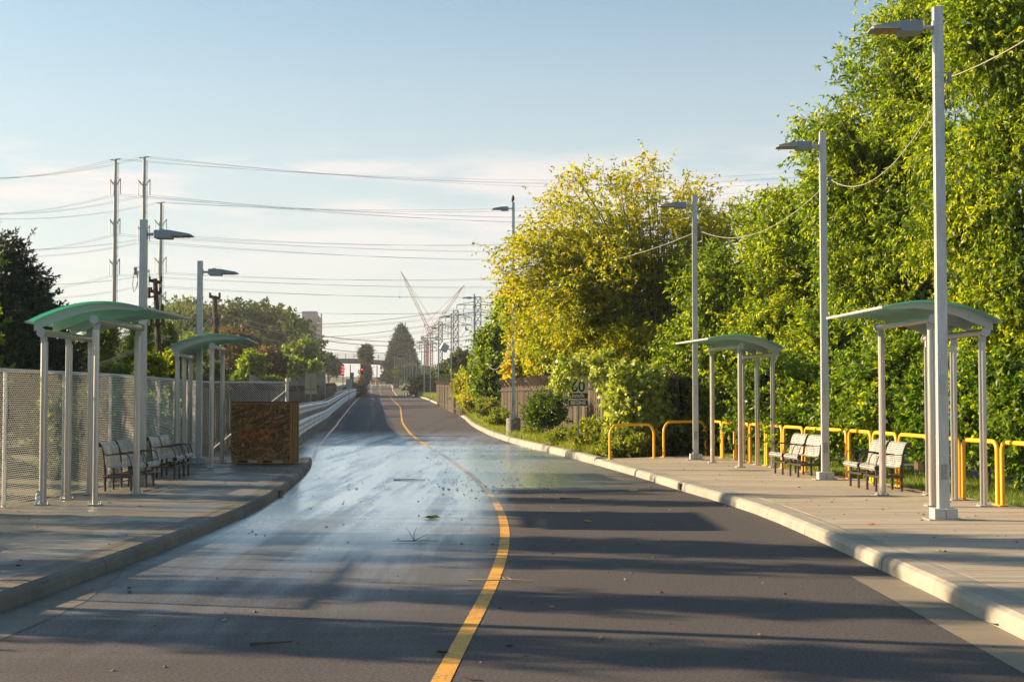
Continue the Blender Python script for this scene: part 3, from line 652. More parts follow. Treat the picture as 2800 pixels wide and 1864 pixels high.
def weldmesh(A, B, z0, z1, ph, pv, r, parent, m, wob):
    """fine horizontal wires and verticals with a slight sway"""
    A = Vector(A); B = Vector(B); L = (B-A).length; u = (B-A)/L; n = Vector((u.y, -u.x, 0)); V = []; Fq = []
    def line(pts):
        o = len(V)
        for s, z in pts:
            w_ = wob*math.sin(z*5.1 + s*2.3) + wob*.6*math.sin(z*13+s*5)
            for k in range(3):
                a = 2*math.pi*k/3; p = A + u*s + n*(w_ + r*math.sin(a)); V.append((p.x, p.y, z + r*math.cos(a)))
        for i in range(len(pts)-1):
            for k in range(3): j = (k+1) % 3; Fq.append((o+i*3+k, o+i*3+j, o+i*3+3+j, o+i*3+3+k))
    z = z0
    q = 0
    while z < z1: # zigzag rows read as the woven diamonds of the link
        ns = max(2, int(L/pv)); line([(L*i/ns, z + (ph*.5 if (i+q) % 2 else 0)) for i in range(ns+1)]); z += ph; q += 1
    arr_mesh('mesh', np.array(V), np.array(Fq), m, parent)
M_LINK = simple('galvanised_link_wire', (.85, .82, .77), .5, .1, .2, 40.)
fr = thing('chain_link_fence', (0, 0, 0), 'galvanised close mesh chain link fence behind the shaded platform', 'fence')
pd = list(np.arange(13.2, 37.8, 2.44)) + [37.8]
FH = 1.98
for i, d in enumerate(pd):
    p = MB(); p.tube([(fx(d)-.05, d, .05), (fx(d)-.05, d, .15+FH+.0)], .03, 10); p.tube([(fx(d)-.05, d, .14), (fx(d)-.05, d, .165)], .09, 10); p.build('post', M_GALV, fr, True)
for a, b in zip(pd, pd[1:]):
    A = (fx(a)-.05, a, 0); B = (fx(b)-.05, b, 0)
    r_ = MB(); r_.tube([(A[0], a, .15+FH), (B[0], b, .15+FH)], .024, 10); r_.build('top_rail', M_GALV, fr, True)
    r_ = MB(); r_.tube([(A[0]+.02, a, .21), ((A[0]+B[0])/2+.02, (a+b)/2, .19), (B[0]+.02, b, .21)], .006, 5); r_.build('tension_wire', M_GALV, fr)
    weldmesh((A[0]+.035, a, 0), (B[0]+.035, b, 0), .20, .15+FH+.02, .031, .040, .0050, fr, M_LINK, .010)
# return fence beside the crate, with brace
f2 = thing('chain_link_gate', (0, 0, 0), 'open diamond chain link panel with diagonal brace behind the crate', 'gate')
A = Vector((fx(37.8)-.05, 37.8, 0)); B = Vector((at(785, 1100, 38.2).x, 38.2, 0))
chain_panel(A, B, .1, .15+FH, .062, .0035, f2, M_LINK)
m_ = MB(); m_.tube([(A.x, A.y, .15+FH), (B.x, B.y, .15+FH)], .024, 8); m_.build('top_rail', M_GALV, f2, True)
m_ = MB(); m_.tube([(B.x, B.y, 0), (B.x, B.y, .15+FH+.1)], .045, 12); m_.build('post', M_GALV, f2, True)
a_, b_ = at(575, 1232, 38.0), at(782, 1068, 38.2); m_ = MB(); m_.tube([a_, b_], .022, 8); m_.build('brace', M_GALV, f2, True)

# ---------------------------------------------------------------- board fences with barbed arms
def board_fence(label, pts, h, pitch, bw, arms=True, near=9e9, mt=M_BOARD, seed=1):
    t = thing('board_fence', (0, 0, 0), label, 'fence'); rnd = random.Random(seed); P = [Vector((x, d, z)) for x, d, z in pts]
    bm = bpy.data.meshes.new('board'); q = MB().box((0, 0, .5), (bw, .025, 1)); bm.from_pydata(q.v, [], q.f); bm.update(); bm.materials.append(mt)
    farb = MB(); arm = MB(); rail = MB(); acc = 0.; count = 0
    for a, b in zip(P, P[1:]):
        L = (b-a).length; u = (b-a)/L; rz = math.atan2(u.y, u.x); nrm = Vector((-u.y, u.x, 0)); s = 0.
        for zz in (.4, h-.25): rail.bar(a + Vector((0, 0, zz)) + nrm*.05, b + Vector((0, 0, zz)) + nrm*.05, .07)
        while s < L:
            p = a + u*s; hh = h*(1 + rnd.uniform(-.012, .012)); ang = rz + rnd.uniform(-.09, .09)
            if p.y < near and count < 290:
                o = bpy.data.objects.new('board', bm); COL.objects.link(o); o.parent = t; o.location = p + nrm*rnd.uniform(-.015, .015); o.rotation_euler = (0, rnd.uniform(-.012, .012), ang); o.scale = (rnd.uniform(.8, 1.1), 1, hh); count += 1
            else: farb.box(p + Vector((0, 0, hh/2)), (bw, .03, hh), Matrix.Rotation(ang, 3, 'Z'))
            s += pitch
            if arms and rnd.random() < .5*pitch/.2: arm.bar(p + Vector((0, 0, h-.1)), p + Vector((0, 0, h+.30)) + nrm*.28 + u*.05, .03)
        if arms:
            for k in (.12, .2, .28): rail.bar(a + Vector((0, 0, h+k)) + nrm*k*.8, b + Vector((0, 0, h+k)) + nrm*k*.8, .012)
    if farb.v: farb.build('far_boards', mt, t)['kind'] = 'stuff'
    rail.build('rail', M_CREO, t)
    if arm.v: arm.build('barbed_wire_arm', M_CREO, t)['kind'] = 'stuff'
    return t
board_fence('brown vertical board fence behind the speed sign and the footing lamp', [(4.6, 39.5, 0), (2.75, 48, 0), (1.0, 60, 0), (-.55, 74, 0)], 2.28, .20, .135, True, seed=3)
board_fence('far reddish board fence between the roadside lamps', [(-3.6, 104, .25), (-7.6, 146, .7), (-9.0, 170, .9)], 2.35, .3, .22, True, near=0, seed=4)
board_fence('grey brown board fence behind the guardrail', [(-9.4, 39.2, 0), (-9.0, 46, 0), (-9.9, 56, 0), (-12.2, 78, 0), (-14.5, 100, .2), (-19.5, 150, .8), (-26.5, 215, 1.5)], 1.98, .24, .19, True, near=62, seed=5)

# ---------------------------------------------------------------- guardrail
gd = thing('guardrail', (0, 0, 0), 'galvanised steel guardrail with stacked corrugated beams along the road', 'guardrail')
def gx(d): return xl(d) - (.62 if d > 50 else .62 + (50-d)*.0)
def beam(name, z0, ridges, pitch, d0, d1):
    segs = np.arange(d0, d1, 3.8)
    for a in segs:
        b = min(a+3.86, d1); V = []; Fc = []; prof = [(0.0, z0)]
        for r in range(ridges):
            zc_ = z0 + pitch*(r+.5); prof += [(.005, zc_-pitch*.46), (.10, zc_-pitch*.16), (.10, zc_+pitch*.12), (.005, zc_+pitch*.46)]
        prof.append((0, z0+pitch*ridges)); n = len(prof)
        ds = np.linspace(a, b, 3)
        for d in ds:
            wob = .02*math.sin(d*.9)
            for o, z in prof: V.append((gx(d)+o+wob, d, zr(d)+z))
        for o, z in reversed(prof): pass
        for k in range(2):
            for j in range(n-1): Fc.append((k*n+j, k*n+j+1, (k+1)*n+j+1, (k+1)*n+j))
        MB().add(V, Fc).build(name, M_RAILG, gd, False)
beam('lower_beam', .42, 3, .17, 44.5, 232)
beam('upper_beam', 1.13, 2, .16, 44.5, 232)
for d in np.arange(44.6, 230, 1.27 if True else 2):
    p = MB(); p.box((gx(d)-.09, d, zr(d)+.66), (.13, .10, 1.5)); p.build('post', M_GALVD, gd)
gbr = MB(); V = [];
for a in np.arange(43.5, 230, 4.): gbr.box(((gx(a)+gx(a+4))/2-.25, a+2, (zr(a)+zr(a+4))/2+1.46), (.03, 4.1, .03), Matrix.Rotation(math.atan2(-(gx(a+4)-gx(a)), 4), 3, 'Z'))
gbr.build('rear_rail', M_GALV, gd)

# ---------------------------------------------------------------- crate
ct = thing('shipping_crate', (-5.90, 33.45, .15), 'dark strand board shipping crate on a pallet with orange spray painted marks', 'crate', rz=-.10)
m_ = MB(); m_.box((0, -.02, .78), (1.40, .016, 1.36)); m_.build('front_panel', M_OSB, ct)
m_ = MB(); m_.box((0, .80, .78), (1.40, .016, 1.36)); m_.build('rear_panel', M_OSB, ct)
m_ = MB(); m_.box((-.70, .39, .78), (.014, .80, 1.34)); m_.build('side_panel', M_OSB, ct)
m_ = MB(); m_.box((.672, .39, .78), (.014, .80, 1.34)); m_.build('side_panel', M_OSB, ct)
m_ = MB(); m_.box((0, .39, 1.468), (1.44, .86, .014)); m_.build('lid', simple('red_edged_board', (.10, .03, .02), .7), ct)
for y in (.04, .28, .50, .74): m_ = MB(); m_.box((.70, y, .74), (.04, .09, 1.40)); m_.build('batten', M_LUMB, ct)
for z in (.12, 1.44): m_ = MB(); m_.box((0, -.032, z-.01), (1.40, .018, .03)); m_.build('edge_strip', M_LUMB, ct)
for x in (-.60, 0, .60): m_ = MB(); m_.box((x, .39, .055), (.14, .84, .075)); m_.build('pallet_block', M_LUMB, ct)
m_ = MB(); m_.box((0, -.02, .035), (1.42, .10, .028)); m_.build('deck_board', M_LUMB, ct)
m_ = MB(); m_.box((0, .8, .035), (1.42, .10, .02)); m_.build('deck_board', M_LUMB, ct)
def stroke(pts, w=.02):
    g = MB()
    rr = random.Random(int(abs(pts[0][0])*1000))
    for (a, b), (c, d) in zip(pts, pts[1:]):
        A = Vector((a, b)); B = Vector((c, d)); n_ = (B-A).normalized()*w*.3; k = Vector((-(B-A).y, (B-A).x)).normalized()*w*rr.uniform(.8, 1.15)
        A -= n_; B += n_; g.add([(p.x, -.0305, p.y) for p in (A-k, B-k*.8, B+k*.8, A+k)], [(0, 1, 2, 3)])
    return g
def arc(cx, cz, rx, rz, a0, a1, n=9): return [(cx+rx*math.cos(math.radians(a0+(a1-a0)*k/n)), cz+rz*math.sin(math.radians(a0+(a1-a0)*k/n))) for k in range(n+1)]
marks = [[(-.44, 1.37), (-.13, 1.355)], [(-.29, 1.36), (-.30, 1.06)], [(-.04, 1.36), (.18, 1.34)], [(.07, 1.35), (.06, 1.07)], arc(.39, 1.16, .12, .14, 60, 290),
         [(-.47, .86), (-.50, .53)], arc(-.24, .69, .09, .15, 0, 360, 14), arc(.02, .69, .075, .14, 0, 360, 14), [(.22, .84), (.20, .54)], [(.38, .84), (.40, .70), (.37, .53)]]
for k, s_ in enumerate(marks): stroke(s_).build('paint_mark', M_ORANGEF if k < 5 else M_ORANGE, ct)

# ---------------------------------------------------------------- speed sign
sp = at(1581, 1238, 41.3); sg = thing('speed_sign', (sp.x, 41.3, .15), 'speed limit sign reading 60 km/h BEGINS half hidden by maple leaves', 'sign')
M_SIGNW = simple('sign_face_white', (.78, .74, .60), .4, 0, .05, 5.); M_SIGNK = simple('sign_face_black', (.018, .018, .018), .4)
zt = at(1581, 1013, 41.3).z - .15; zb_ = at(1581, 1074, 41.3).z - .15; zk = at(1581, 1091, 41.3).z - .15; zl = at(1581, 1110, 41.3).z - .15
def rplate(name, z0, z1, w, y, m, parent, r=.03):
    pts = []
    for cx_, cz_, a0 in ((w/2-r, z0+r, -90), (w/2-r, z1-r, 0), (-w/2+r, z1-r, 90), (-w/2+r, z0+r, 180)):
        for k in range(5): a = math.radians(a0+22.5*k); pts.append((cx_+r*math.cos(a), cz_+r*math.sin(a)))
    return MB().prism(pts, 1, y, y+.003).build(name, m, parent)
rplate('plate', zk, zt, .575, -.03, M_SIGNW, sg); rplate('unit_panel', zk+.012, zb_, .553, -.034, M_SIGNK, sg, .02)
rplate('lower_plate', zl, zk-.012, .575, -.03, M_SIGNW, sg); rplate('word_panel', zl+.012, zk-.024, .553, -.034, M_SIGNK, sg, .02)
m_ = MB(); m_.box((0, -.012, (zt)/2), (.045, .03, zt+.0)); m_.build('post', M_GALVD, sg)
def letters(txt, size, x, y, z, m, parent, sx=1., bold=.0):
    c = bpy.data.curves.new('lettering', 'FONT'); c.body = txt; c.size = size; c.align_x = 'CENTER'; c.align_y = 'CENTER'; c.offset = bold; c.extrude = .0008
    o = bpy.data.objects.new('lettering', c); COL.objects.link(o); bpy.context.view_layer.update()
    me = bpy.data.meshes.new_from_object(o); bpy.data.objects.remove(o); o = bpy.data.objects.new('lettering', me); COL.objects.link(o); me.materials.clear(); me.materials.append(m)
    o.parent = parent; o.location = (x, y, z); o.rotation_euler = (math.pi/2, 0, 0); o.scale = (sx, 1, 1); return o
letters('MAXIMUM', .125, 0, -.032, zt-.115, M_SIGNK, sg, .9, .003); letters('60', .43, 0, -.032, zb_+.17, M_SIGNK, sg, .95, .008)
letters('km/h', .17, 0, -.037, (zk+zb_)/2+.012, M_SIGNW, sg, 1.05, .004); letters('BEGINS', .15, 0, -.037, (zl+zk)/2-.006, M_SIGNW, sg, .9, .004)
# sign backs beyond the guardrail
for (px0, px1, py0, py1, d, lab, c) in ((834, 866, 1020, 1077, 70, 'back of a tall beige road sign beyond the guardrail', (.42, .35, .2)), (946, 963, 1036, 1060, 150, 'back of a small grey road sign beyond the guardrail', (.36, .36, .35))):
    a, b = at(px0, py0, d), at(px1, py1, d); t = thing('road_sign', ((a.x+b.x)/2, d, zr(d)), lab, 'sign'); w = b.x-a.x; h0 = a.z-zr(d); h1 = b.z-zr(d)
    m_ = MB(); m_.box((0, 0, (h0+h1)/2+.12), (w, .01, h0-h1-.24)); m_.build('plate', simple('sign_back_%d' % d, c, .5), t)
    m_ = MB(); m_.box((0, 0, h1+.1), (w, .011, .2)); m_.build('lower_plate', simple('sign_back_pale_%d' % d, tuple(x*1.15 for x in c), .5), t)
    m_ = MB(); m_.box((0, -.03, (h0)/2), (.06, .04, h0-.05)); m_.build('post', M_GALVD, t)

# ---------------------------------------------------------------- water bottle
bt = thing('water_bottle', (-6.96, 20.95, .15), 'clear plastic water bottle with blue cap standing by the fence', 'bottle')
def plastic(n):
    p = node(n, 'ShaderNodeBsdfPrincipled'); p.inputs['Base Color'].default_value = (.55, .80, .95, 1); p.inputs['Roughness'].default_value = .12; p.inputs['Transmission Weight'].default_value = .7; p.inputs['IOR'].default_value = 1.33; return p.outputs[0]
m_ = MB(); m_.tube([(0, 0, 0), (0, 0, .01), (0, 0, .06), (0, 0, .075), (0, 0, .09), (0, 0, .14), (0, 0, .165), (0, 0, .185), (0, 0, .195)], [.03, .034, .034, .031, .034, .034, .028, .014, .013], 18); m_.build('body', mat('clear_plastic', plastic), bt, True)
m_ = MB(); m_.tube([(0, 0, .195), (0, 0, .212)], .015, 14); m_.build('cap', simple('blue_cap', (.02, .06, .25), .4), bt, True)
m_ = MB(); m_.tube([(0, 0, .095), (0, 0, .138)], .0352, 18, False); m_.build('label_band', simple('white_label', (.7, .75, .8), .5), bt, True)

# ---------------------------------------------------------------- vegetation
def crown(name, lobes, n_clump, twigs, leaves, L, Wd, m, parent=None, seed=0, twl=.7, droop=.5, spread=.45, shell=.5, bias=0., up=.15, tint_top=.0, curl=.0, k_gap=0., extra=None):
    """lobes: (centre, (rx, ry, rz)). Clumps of twigs through the lobes, each twig carrying leaves."""
    gap = k_gap; R = np.random.default_rng(seed); C = np.array([list(c) for c, r in lobes]); RR = np.array([r for c, r in lobes]); w = (RR[:, 0]*RR[:, 1]*RR[:, 2])**(2/3); w /= w.sum()
    N0 = n_clump*3 if gap else n_clump
    li = R.choice(len(lobes), N0, p=w); u = R.normal(size=(N0, 3)); u /= np.linalg.norm(u, axis=1)[:, None]
    rad = (shell + (1-shell)*R.random(N0)**.7); rad *= 1 + .13*R.normal(size=N0)
    if gap:
        q = (C[li] + u*rad[:, None]*RR[li])/gap; nv_ = np.sin(q[:, 0]*3.1+seed)*np.sin(q[:, 1]*2.7+1.3)*1.0 + np.sin(q[:, 2]*3.7+q[:, 0]*1.9)*np.sin(q[:, 1]*1.7+q[:, 2]*2.1+seed) + .35*R.normal(size=N0)
        keep = np.argsort(-nv_)[:int(N0*.48)]; keep = R.permutation(keep)[:n_clump]; li, u, rad = li[keep], u[keep], rad[keep]; n_clump = len(li)
    cc = C[li] + u*rad[:, None]*RR[li]; out = u*RR[li]; out /= np.linalg.norm(out, axis=1)[:, None]
    ctint = np.clip(.42 + .2*R.normal(size=n_clump) + bias + tint_top*u[:, 2], 0, 1)
    if extra is not None:
        cc = np.concatenate([cc, extra[0]]); out = np.concatenate([out, extra[1]]); ctint = np.concatenate([ctint, np.clip(extra[2] + .10*R.normal(size=len(extra[2])), 0, 1)]); n_clump = len(cc)
    nt_ = n_clump*twigs; ci = np.repeat(np.arange(n_clump), twigs)
    o = cc[ci] + R.normal(size=(nt_, 3))*spread*np.array([1, 1, .7])*.55
    dr = out[ci]*.9 + R.normal(size=(nt_, 3))*.7 + np.array([0, 0, up]); dr /= np.linalg.norm(dr, axis=1)[:, None]
    tl = twl*(.5 + R.random(nt_))
    nl = nt_*leaves; ti = np.repeat(np.arange(nt_), leaves); t = R.random(nl)
    base = o[ti] + dr[ti]*(tl[ti]*t)[:, None]; base[:, 2] -= droop*.35*tl[ti]*t*t
    ld = dr[ti]*.5 + R.normal(size=(nl, 3))*.6 + np.array([0, 0, -droop]); ld /= np.linalg.norm(ld, axis=1)[:, None]
    sd = np.cross(ld, R.normal(size=(nl, 3))); sd /= (np.linalg.norm(sd, axis=1)[:, None]+1e-9); nn = np.cross(ld, sd)
    ll = L*(.6 + .7*R.random(nl)); ww = Wd*(.6 + .7*R.random(nl))
    tip = base + ld*ll[:, None]; mid = base + ld*(ll*.42)[:, None] + nn*(ll*.10)[:, None]
    V = np.stack([base, mid + sd*(ww/2)[:, None], tip - nn*(ll*.08)[:, None], mid - sd*(ww/2)[:, None]], 1).reshape(-1, 3)
    Fq = np.arange(nl*4).reshape(-1, 4)
    tn = np.clip(ctint[ci][ti] + .03 + .17*R.normal(size=nl), 0, 1)
    ob = arr_mesh(name, V, Fq, m, parent, np.repeat(tn, 4)); return ob, cc, out
def fan(base, tips, n, seed, dspread, inner=.3, per=14, rad=.035, arch=.12, t0=.45, t1=.75, m=None, parent=None, side=.28):
    """long arching branches from one trunk, leaf clumps strung along their outer parts"""
    R = random.Random(seed); mb = MB(); cc = []; out = []; tt = []; b = at(*base)
    for k in range(n):
        q = R.random()*(len(tips)-1); i = int(q); f = q-i; px = tips[i][0]*(1-f)+tips[i+1][0]*f; py = tips[i][1]*(1-f)+tips[i+1][1]*f
        L = R.choice((1., R.uniform(.55, 1.), R.uniform(inner, 1.))); e = at(px, py, base[2]); e = b + (e-b)*L; e.y += R.gauss(0, dspread)*(.4+.6*(1-L) + .25)
        n_ = 9; pts = []; sag = Vector((R.uniform(-.06, .06), 0, arch*R.uniform(.3, 1.3)))*(e-b).length; up0 = Vector((0, 0, abs(e.x-b.x)*.25))
        for j in range(n_+1): u = j/n_; pts.append(b.lerp(e, u) + (sag+up0)*math.sin(u*math.pi)*(1-u*.3))
        mb.tube(pts, [rad*(1-.9*j/n_)+.004 for j in range(n_+1)], 5, False)
        for j in range(int(per*L)):
            u = R.uniform(.28 if L > .7 else .5, 1.)**.8; v = u*n_; i0 = min(n_-1, int(v)); p = pts[i0].lerp(pts[i0+1], v-i0); d_ = (pts[i0+1]-pts[i0]).normalized(); w = side*(1.3-u)*2.2
            o = Vector((R.gauss(0, w), R.gauss(0, w), R.gauss(0, w*.6))); c = p + o
            if o.length > .3: mb.tube([p, p + o*.5 + Vector((0, 0, .05)), c], [.008, .006, .003], 3, False)
            dr = d_ + o*.8 + Vector((R.gauss(0, .3), R.gauss(0, .3), 0)); cc.append(tuple(c)); out.append(tuple(dr.normalized())); tt.append(t0 + (t1-t0)*u*L)
    mb.build('branches', m, parent); return np.array(cc), np.array(out), np.array(tt)
def wood(root, base, top, cc, seed=0, r=.16, nb=22, m=M_BARK, nfine=0, lobes=None):
    R = random.Random(seed); t = MB(); b = Vector(base); e = Vector(top)
    tr = [b.lerp(e, k/6) + Vector((R.uniform(-.12, .12), R.uniform(-.12, .12), 0))*(k > 0)*(e-b).length*.05 for k in range(7)]
    t.tube(tr, [r*(1-.75*k/6) for k in range(7)], 9); t.build('trunk', m, root, True)
    l = MB(); idx = list(range(len(cc))); R.shuffle(idx)
    for q, i in enumerate(idx[:nb+nfine]):
        c = Vector(cc[i]); k = min(5.2, max(.8, 6*(c.z-b.z)/max(.1, e.z-b.z)*R.uniform(.3, .65))); i0 = int(k); s = tr[i0].lerp(tr[i0+1], k-i0); r0 = (r*(.30) if q < nb else r*.13)*(1-.5*k/6)
        dv = c-s; mid1 = s + dv*.35 + Vector((R.uniform(-.1, .1), R.uniform(-.1, .1), R.uniform(-.02, .12)))*dv.length; mid2 = s + dv*.7 + Vector((R.uniform(-.07, .07), R.uniform(-.07, .07), R.uniform(0, .09)))*dv.length
        l.tube([s, mid1, mid2, c], [r0, r0*.7, r0*.4, r0*.15], 5, False)
    l.build('limbs', m, root, True)
def lob(spec, marg=0.):
    o = []
    for px, py, d, rx, rz in spec:
        c = at(px, py, d); k = d/F; a = max(rx*k*.4, rx*k-marg); b = max(rz*k*.4, rz*k-marg*.8); o.append((tuple(c), (a, a*.8, b)))
    return o
def tree(name, label, cat, spec, base_px, d, nc, tw, lv, L, Wd, m, seed, group=None, trunk=True, r=.16, bark=M_BARK, nb=22, nfine=30, crown_name='crown', world=None, **k):
    if world is None:
        rm = sum((a[3]+a[4])/2*a[2]/F for a in spec)/len(spec); cap = k.pop('cap', .42); k['spread'] = min(k.get('spread', .45), cap*rm); k['twl'] = min(k.get('twl', .7), .5*rm); L = min(L, .26*rm); Wd = min(Wd, .17*rm)
        lobes = lob(spec, .4*k['spread'] + .5*k['twl'])
    else: lobes = world
    bx = at(base_px, HZ, d).x if world is None else base_px; gz = zr(d)+.05
    t = thing(name, (0, 0, 0), label, cat, group)
    fs = k.pop('fans', None)
    if fs: E = [fan(*f[:7], *f[7:], m=bark, parent=t) if not isinstance(f[-1], dict) else fan(*f[:-1], **f[-1], m=bark, parent=t) for f in fs]; k['extra'] = tuple(np.concatenate([e[i] for e in E]) for i in range(3))
    ob, cc, out = crown(crown_name, lobes, nc, tw, lv, L, Wd, m, t, seed, **k)
    if trunk:
        zt_ = max(c[2]+rr[2]*.4 for c, rr in lobes); cx_ = sum(c[0] for c, rr in lobes)/len(lobes); wood(t, (bx, d, gz-.1), (cx_*.6+bx*.4, d, zt_), cc, seed, r, nb, bark, nfine)
    return t
# right hand side, near to far
tree('maple_tree', 'tall dense green maple at the edge of the picture, behind the nearer sunlit shelter', 'tree',
     [(2740, 130, 27, 250, 220), (2800, 480, 26.5, 210, 260), (2620, 330, 28, 160, 180), (2800, 850, 26.5, 190, 230), (2650, 640, 27.5, 170, 200), (2680, 960, 27, 170, 170)], 2790, 28, 800, 10, 17, .115, .042, M_LEAF, 11, r=.2, spread=.42, twl=.75, droop=.8, k_gap=1.5)
tree('maple_tree', 'tall leafy maple with drooping leaves, behind the tallest street lamp', 'tree',
     [(2470, 400, 31, 190, 150), (2330, 430, 31, 110, 80), (2400, 560, 31, 180, 130), (2540, 120, 30.5, 160, 150), (2400, 150, 31, 80, 60), (2500, 650, 30.5, 190, 170), (2390, 740, 31, 150, 130), (2480, 880, 30.5, 170, 150), (2270, 360, 31, 60, 40), (2460, 230, 30.5, 120, 80)], 2520, 31, 960, 10, 17, .115, .042, M_LEAF, 12, r=.18, spread=.42, twl=.7, droop=.8, shell=.4, k_gap=1.5,
     fans=[((2560, 900, 31), [(2230, 560), (2205, 470), (2195, 400), (2240, 330), (2215, 240), (2300, 180), (2345, 95), (2420, 30), (2480, -30), (2560, -60)], 34, 9, 1.0, .6, 9, .03, .04, .25, .42, dict(side=.2))])
tree('maple_tree', 'green tree with sparse brown twigs at its top, behind the benches', 'tree',
     [(2140, 640, 40, 100, 110), (2150, 560, 40, 50, 60), (2090, 720, 40, 80, 70), (2200, 800, 39, 130, 140), (2130, 930, 39, 130, 130), (2250, 960, 37, 130, 130), (2060, 860, 40, 70, 90), (2050, 600, 40, 28, 30)], 2190, 40, 640, 9, 15, .13, .048, M_LEAF, 13, r=.13, fans=[((2150, 1000, 40), [(2010, 760), (2040, 600), (2075, 575), (2120, 500), (2145, 480), (2200, 520), (2230, 600)], 30, 19, .8, .6, 8, .026, .04, .3, .5, dict(side=.2))], k_gap=1.3, spread=.4, bias=.04, shell=.35)
tree('maple_tree', 'yellowing maple with thin arching branches over the speed sign', 'tree',
     [(1760, 800, 45.5, 150, 110), (1640, 880, 45, 150, 100), (1860, 860, 45, 150, 150), (1590, 960, 45, 150, 80), (1760, 980, 44, 180, 110), (1620, 1000, 44.5, 80, 50), (1500, 900, 46, 90, 80), (1940, 700, 46.5, 70, 110)], 1775, 45, 820, 7, 12, .135, .052, M_LEAFY, 14, r=.16, k_gap=1.3, spread=.36, twl=.6, droop=.6, shell=.15, bias=-.04, tint_top=.1, nb=14, nfine=20,
     fans=[((1785, 985, 45), [(1405, 880), (1368, 822), (1362, 758), (1380, 700), (1410, 655), (1490, 600), (1515, 530), (1580, 486), (1660, 480), (1743, 467), (1790, 480), (1836, 470), (1908, 495), (1990, 560), (2025, 650), (2030, 760)], 120, 4, 1.7, .35, 8, .032, .07, .34, .58, dict(side=.18))])
tree('tree', 'shaded green tree filling the gap between the yellowing maple and the small shelter', 'tree',
     [(1960, 800, 41, 100, 130), (1930, 960, 41, 120, 110), (2010, 1020, 40, 110, 110), (1850, 1060, 42, 110, 100)], 1960, 42, 420, 9, 13, .14, .06, M_LEAFD, 15, bias=.1, spread=.5)
# undergrowth behind the yellow rails
UG = [((1880, 1130, 40.5, 90, 100), 'dark leafy bush behind the second wide yellow rail'), ((2000, 1120, 39.5, 95, 110), 'dark leafy bush behind the small shelter'), ((2110, 1100, 36, 95, 120), 'leafy bush behind the far bench'), ((2230, 1110, 33, 100, 120), 'leafy bush behind the lamp between the benches'),
      ((2340, 1100, 30.5, 105, 130), 'glossy leafed bush behind the nearer sunlit bench'), ((2450, 1070, 28.7, 120, 150), 'bright glossy bush behind the nearer shelter, shelter post before it'), ((2580, 1120, 27, 120, 140), 'low bush behind the tallest street lamp base'), ((2700, 1110, 25.3, 130, 150), 'low bush behind the yellow rails nearest the picture edge'), ((2830, 1150, 23.5, 120, 130), 'low bush at the edge of the picture behind the rails')]
for k, (s, lab) in enumerate(UG):
    px, py, d, rx, rz = s
    tree('bush', lab, 'bush', [s, (px-40, py+60, d-.6, rx*.8, rz*.55), (px+30, py-50, d+.3, rx*.8, rz*.7)], px, d, 170, 9, 14, .115, .062, M_LEAFD if k in (0, 1, 2) else M_LEAF, 30+k, group='bushes behind the yellow rails', r=.05, nb=10, nfine=10, spread=.4, twl=.45, droop=.35, crown_name='foliage', bias=(-.18 if k % 2 else -.3))
tree('climbing_vine', 'pale green grape vine draped over the fence end beside the wide yellow rail', 'vine', [(1725, 1090, 39.5, 65, 100), (1715, 1180, 39.5, 55, 60), (1775, 1130, 39.8, 60, 110), (1770, 1050, 40.2, 50, 50)], 1740, 40, 260, 7, 9, .135, .125, M_VINE, 50, r=.04, nb=10, nfine=12, spread=.35, droop=.9, shell=.7, crown_name='foliage')
tree('climbing_vine', 'hanging grape vine strands dangling before the speed sign', 'vine', [(1535, 1020, 40.8, 38, 55), (1528, 1070, 40.8, 12, 35), (1590, 985, 41, 60, 26), (1650, 1000, 40.5, 50, 50)], 1700, 41, 80, 6, 8, .12, .11, M_VINE, 51, r=.03, nb=8, nfine=4, spread=.25, droop=1., shell=.4, trunk=True, bias=.1, crown_name='foliage')
WD = [((1700, 1215, 38.6, 75, 38), 'low green weeds under the wide yellow rail'), ((1620, 1195, 41.5, 60, 48), 'feathery green weeds at the foot of the speed sign'), ((1550, 1190, 45.5, 50, 34), 'dark weeds beside the kerb between sign and footing'), ((1490, 1120, 49, 60, 62), 'dark ragged bush before the board fence'), ((1455, 1170, 54, 26, 22), 'low weeds beside the concrete footing'),
      ((1370, 1140, 68, 40, 28), 'yellow flowering weeds along the kerb beyond the footing'), ((1330, 1110, 80, 32, 28), 'yellow green weeds against the far end of the board fence'), ((1285, 1090, 98, 28, 40), 'yellow green vine bush on the roadside'), ((1270, 1055, 105, 30, 50), 'tall bright vine thicket between two roadside lamps')]
for k, (s, lab) in enumerate(WD): tree('weed_patch' if k not in (3, 8) else 'bush', lab, 'weeds' if k not in (3, 8) else 'bush', [(s[0], s[1]+s[4]*.35, s[2], s[3], s[4]*.6), (s[0]+s[3]*.5, s[1]-s[4]*.1, s[2]-.5, s[3]*.35, s[4]*.7), (s[0]-s[3]*.35, s[1]-s[4]*.2, s[2]+.4, s[3]*.3, s[4]*.75), (s[0]+s[3]*.1, s[1]-s[4]*.5, s[2], s[3]*.2, s[4]*.4)], s[0], s[2], 150, 8, 11, .09*max(1, s[2]/50), .05*max(1, s[2]/50), M_LEAFD if k == 3 else (M_WEED if k not in (7, 8) else M_LEAFY), 60+k, group='weeds along the far kerb', trunk=False, cap=.75, spread=.55*max(1, s[2]/60), twl=.6, droop=.1, up=1.1, shell=0., crown_name='foliage', bias=(-.45 if k == 3 else .05))
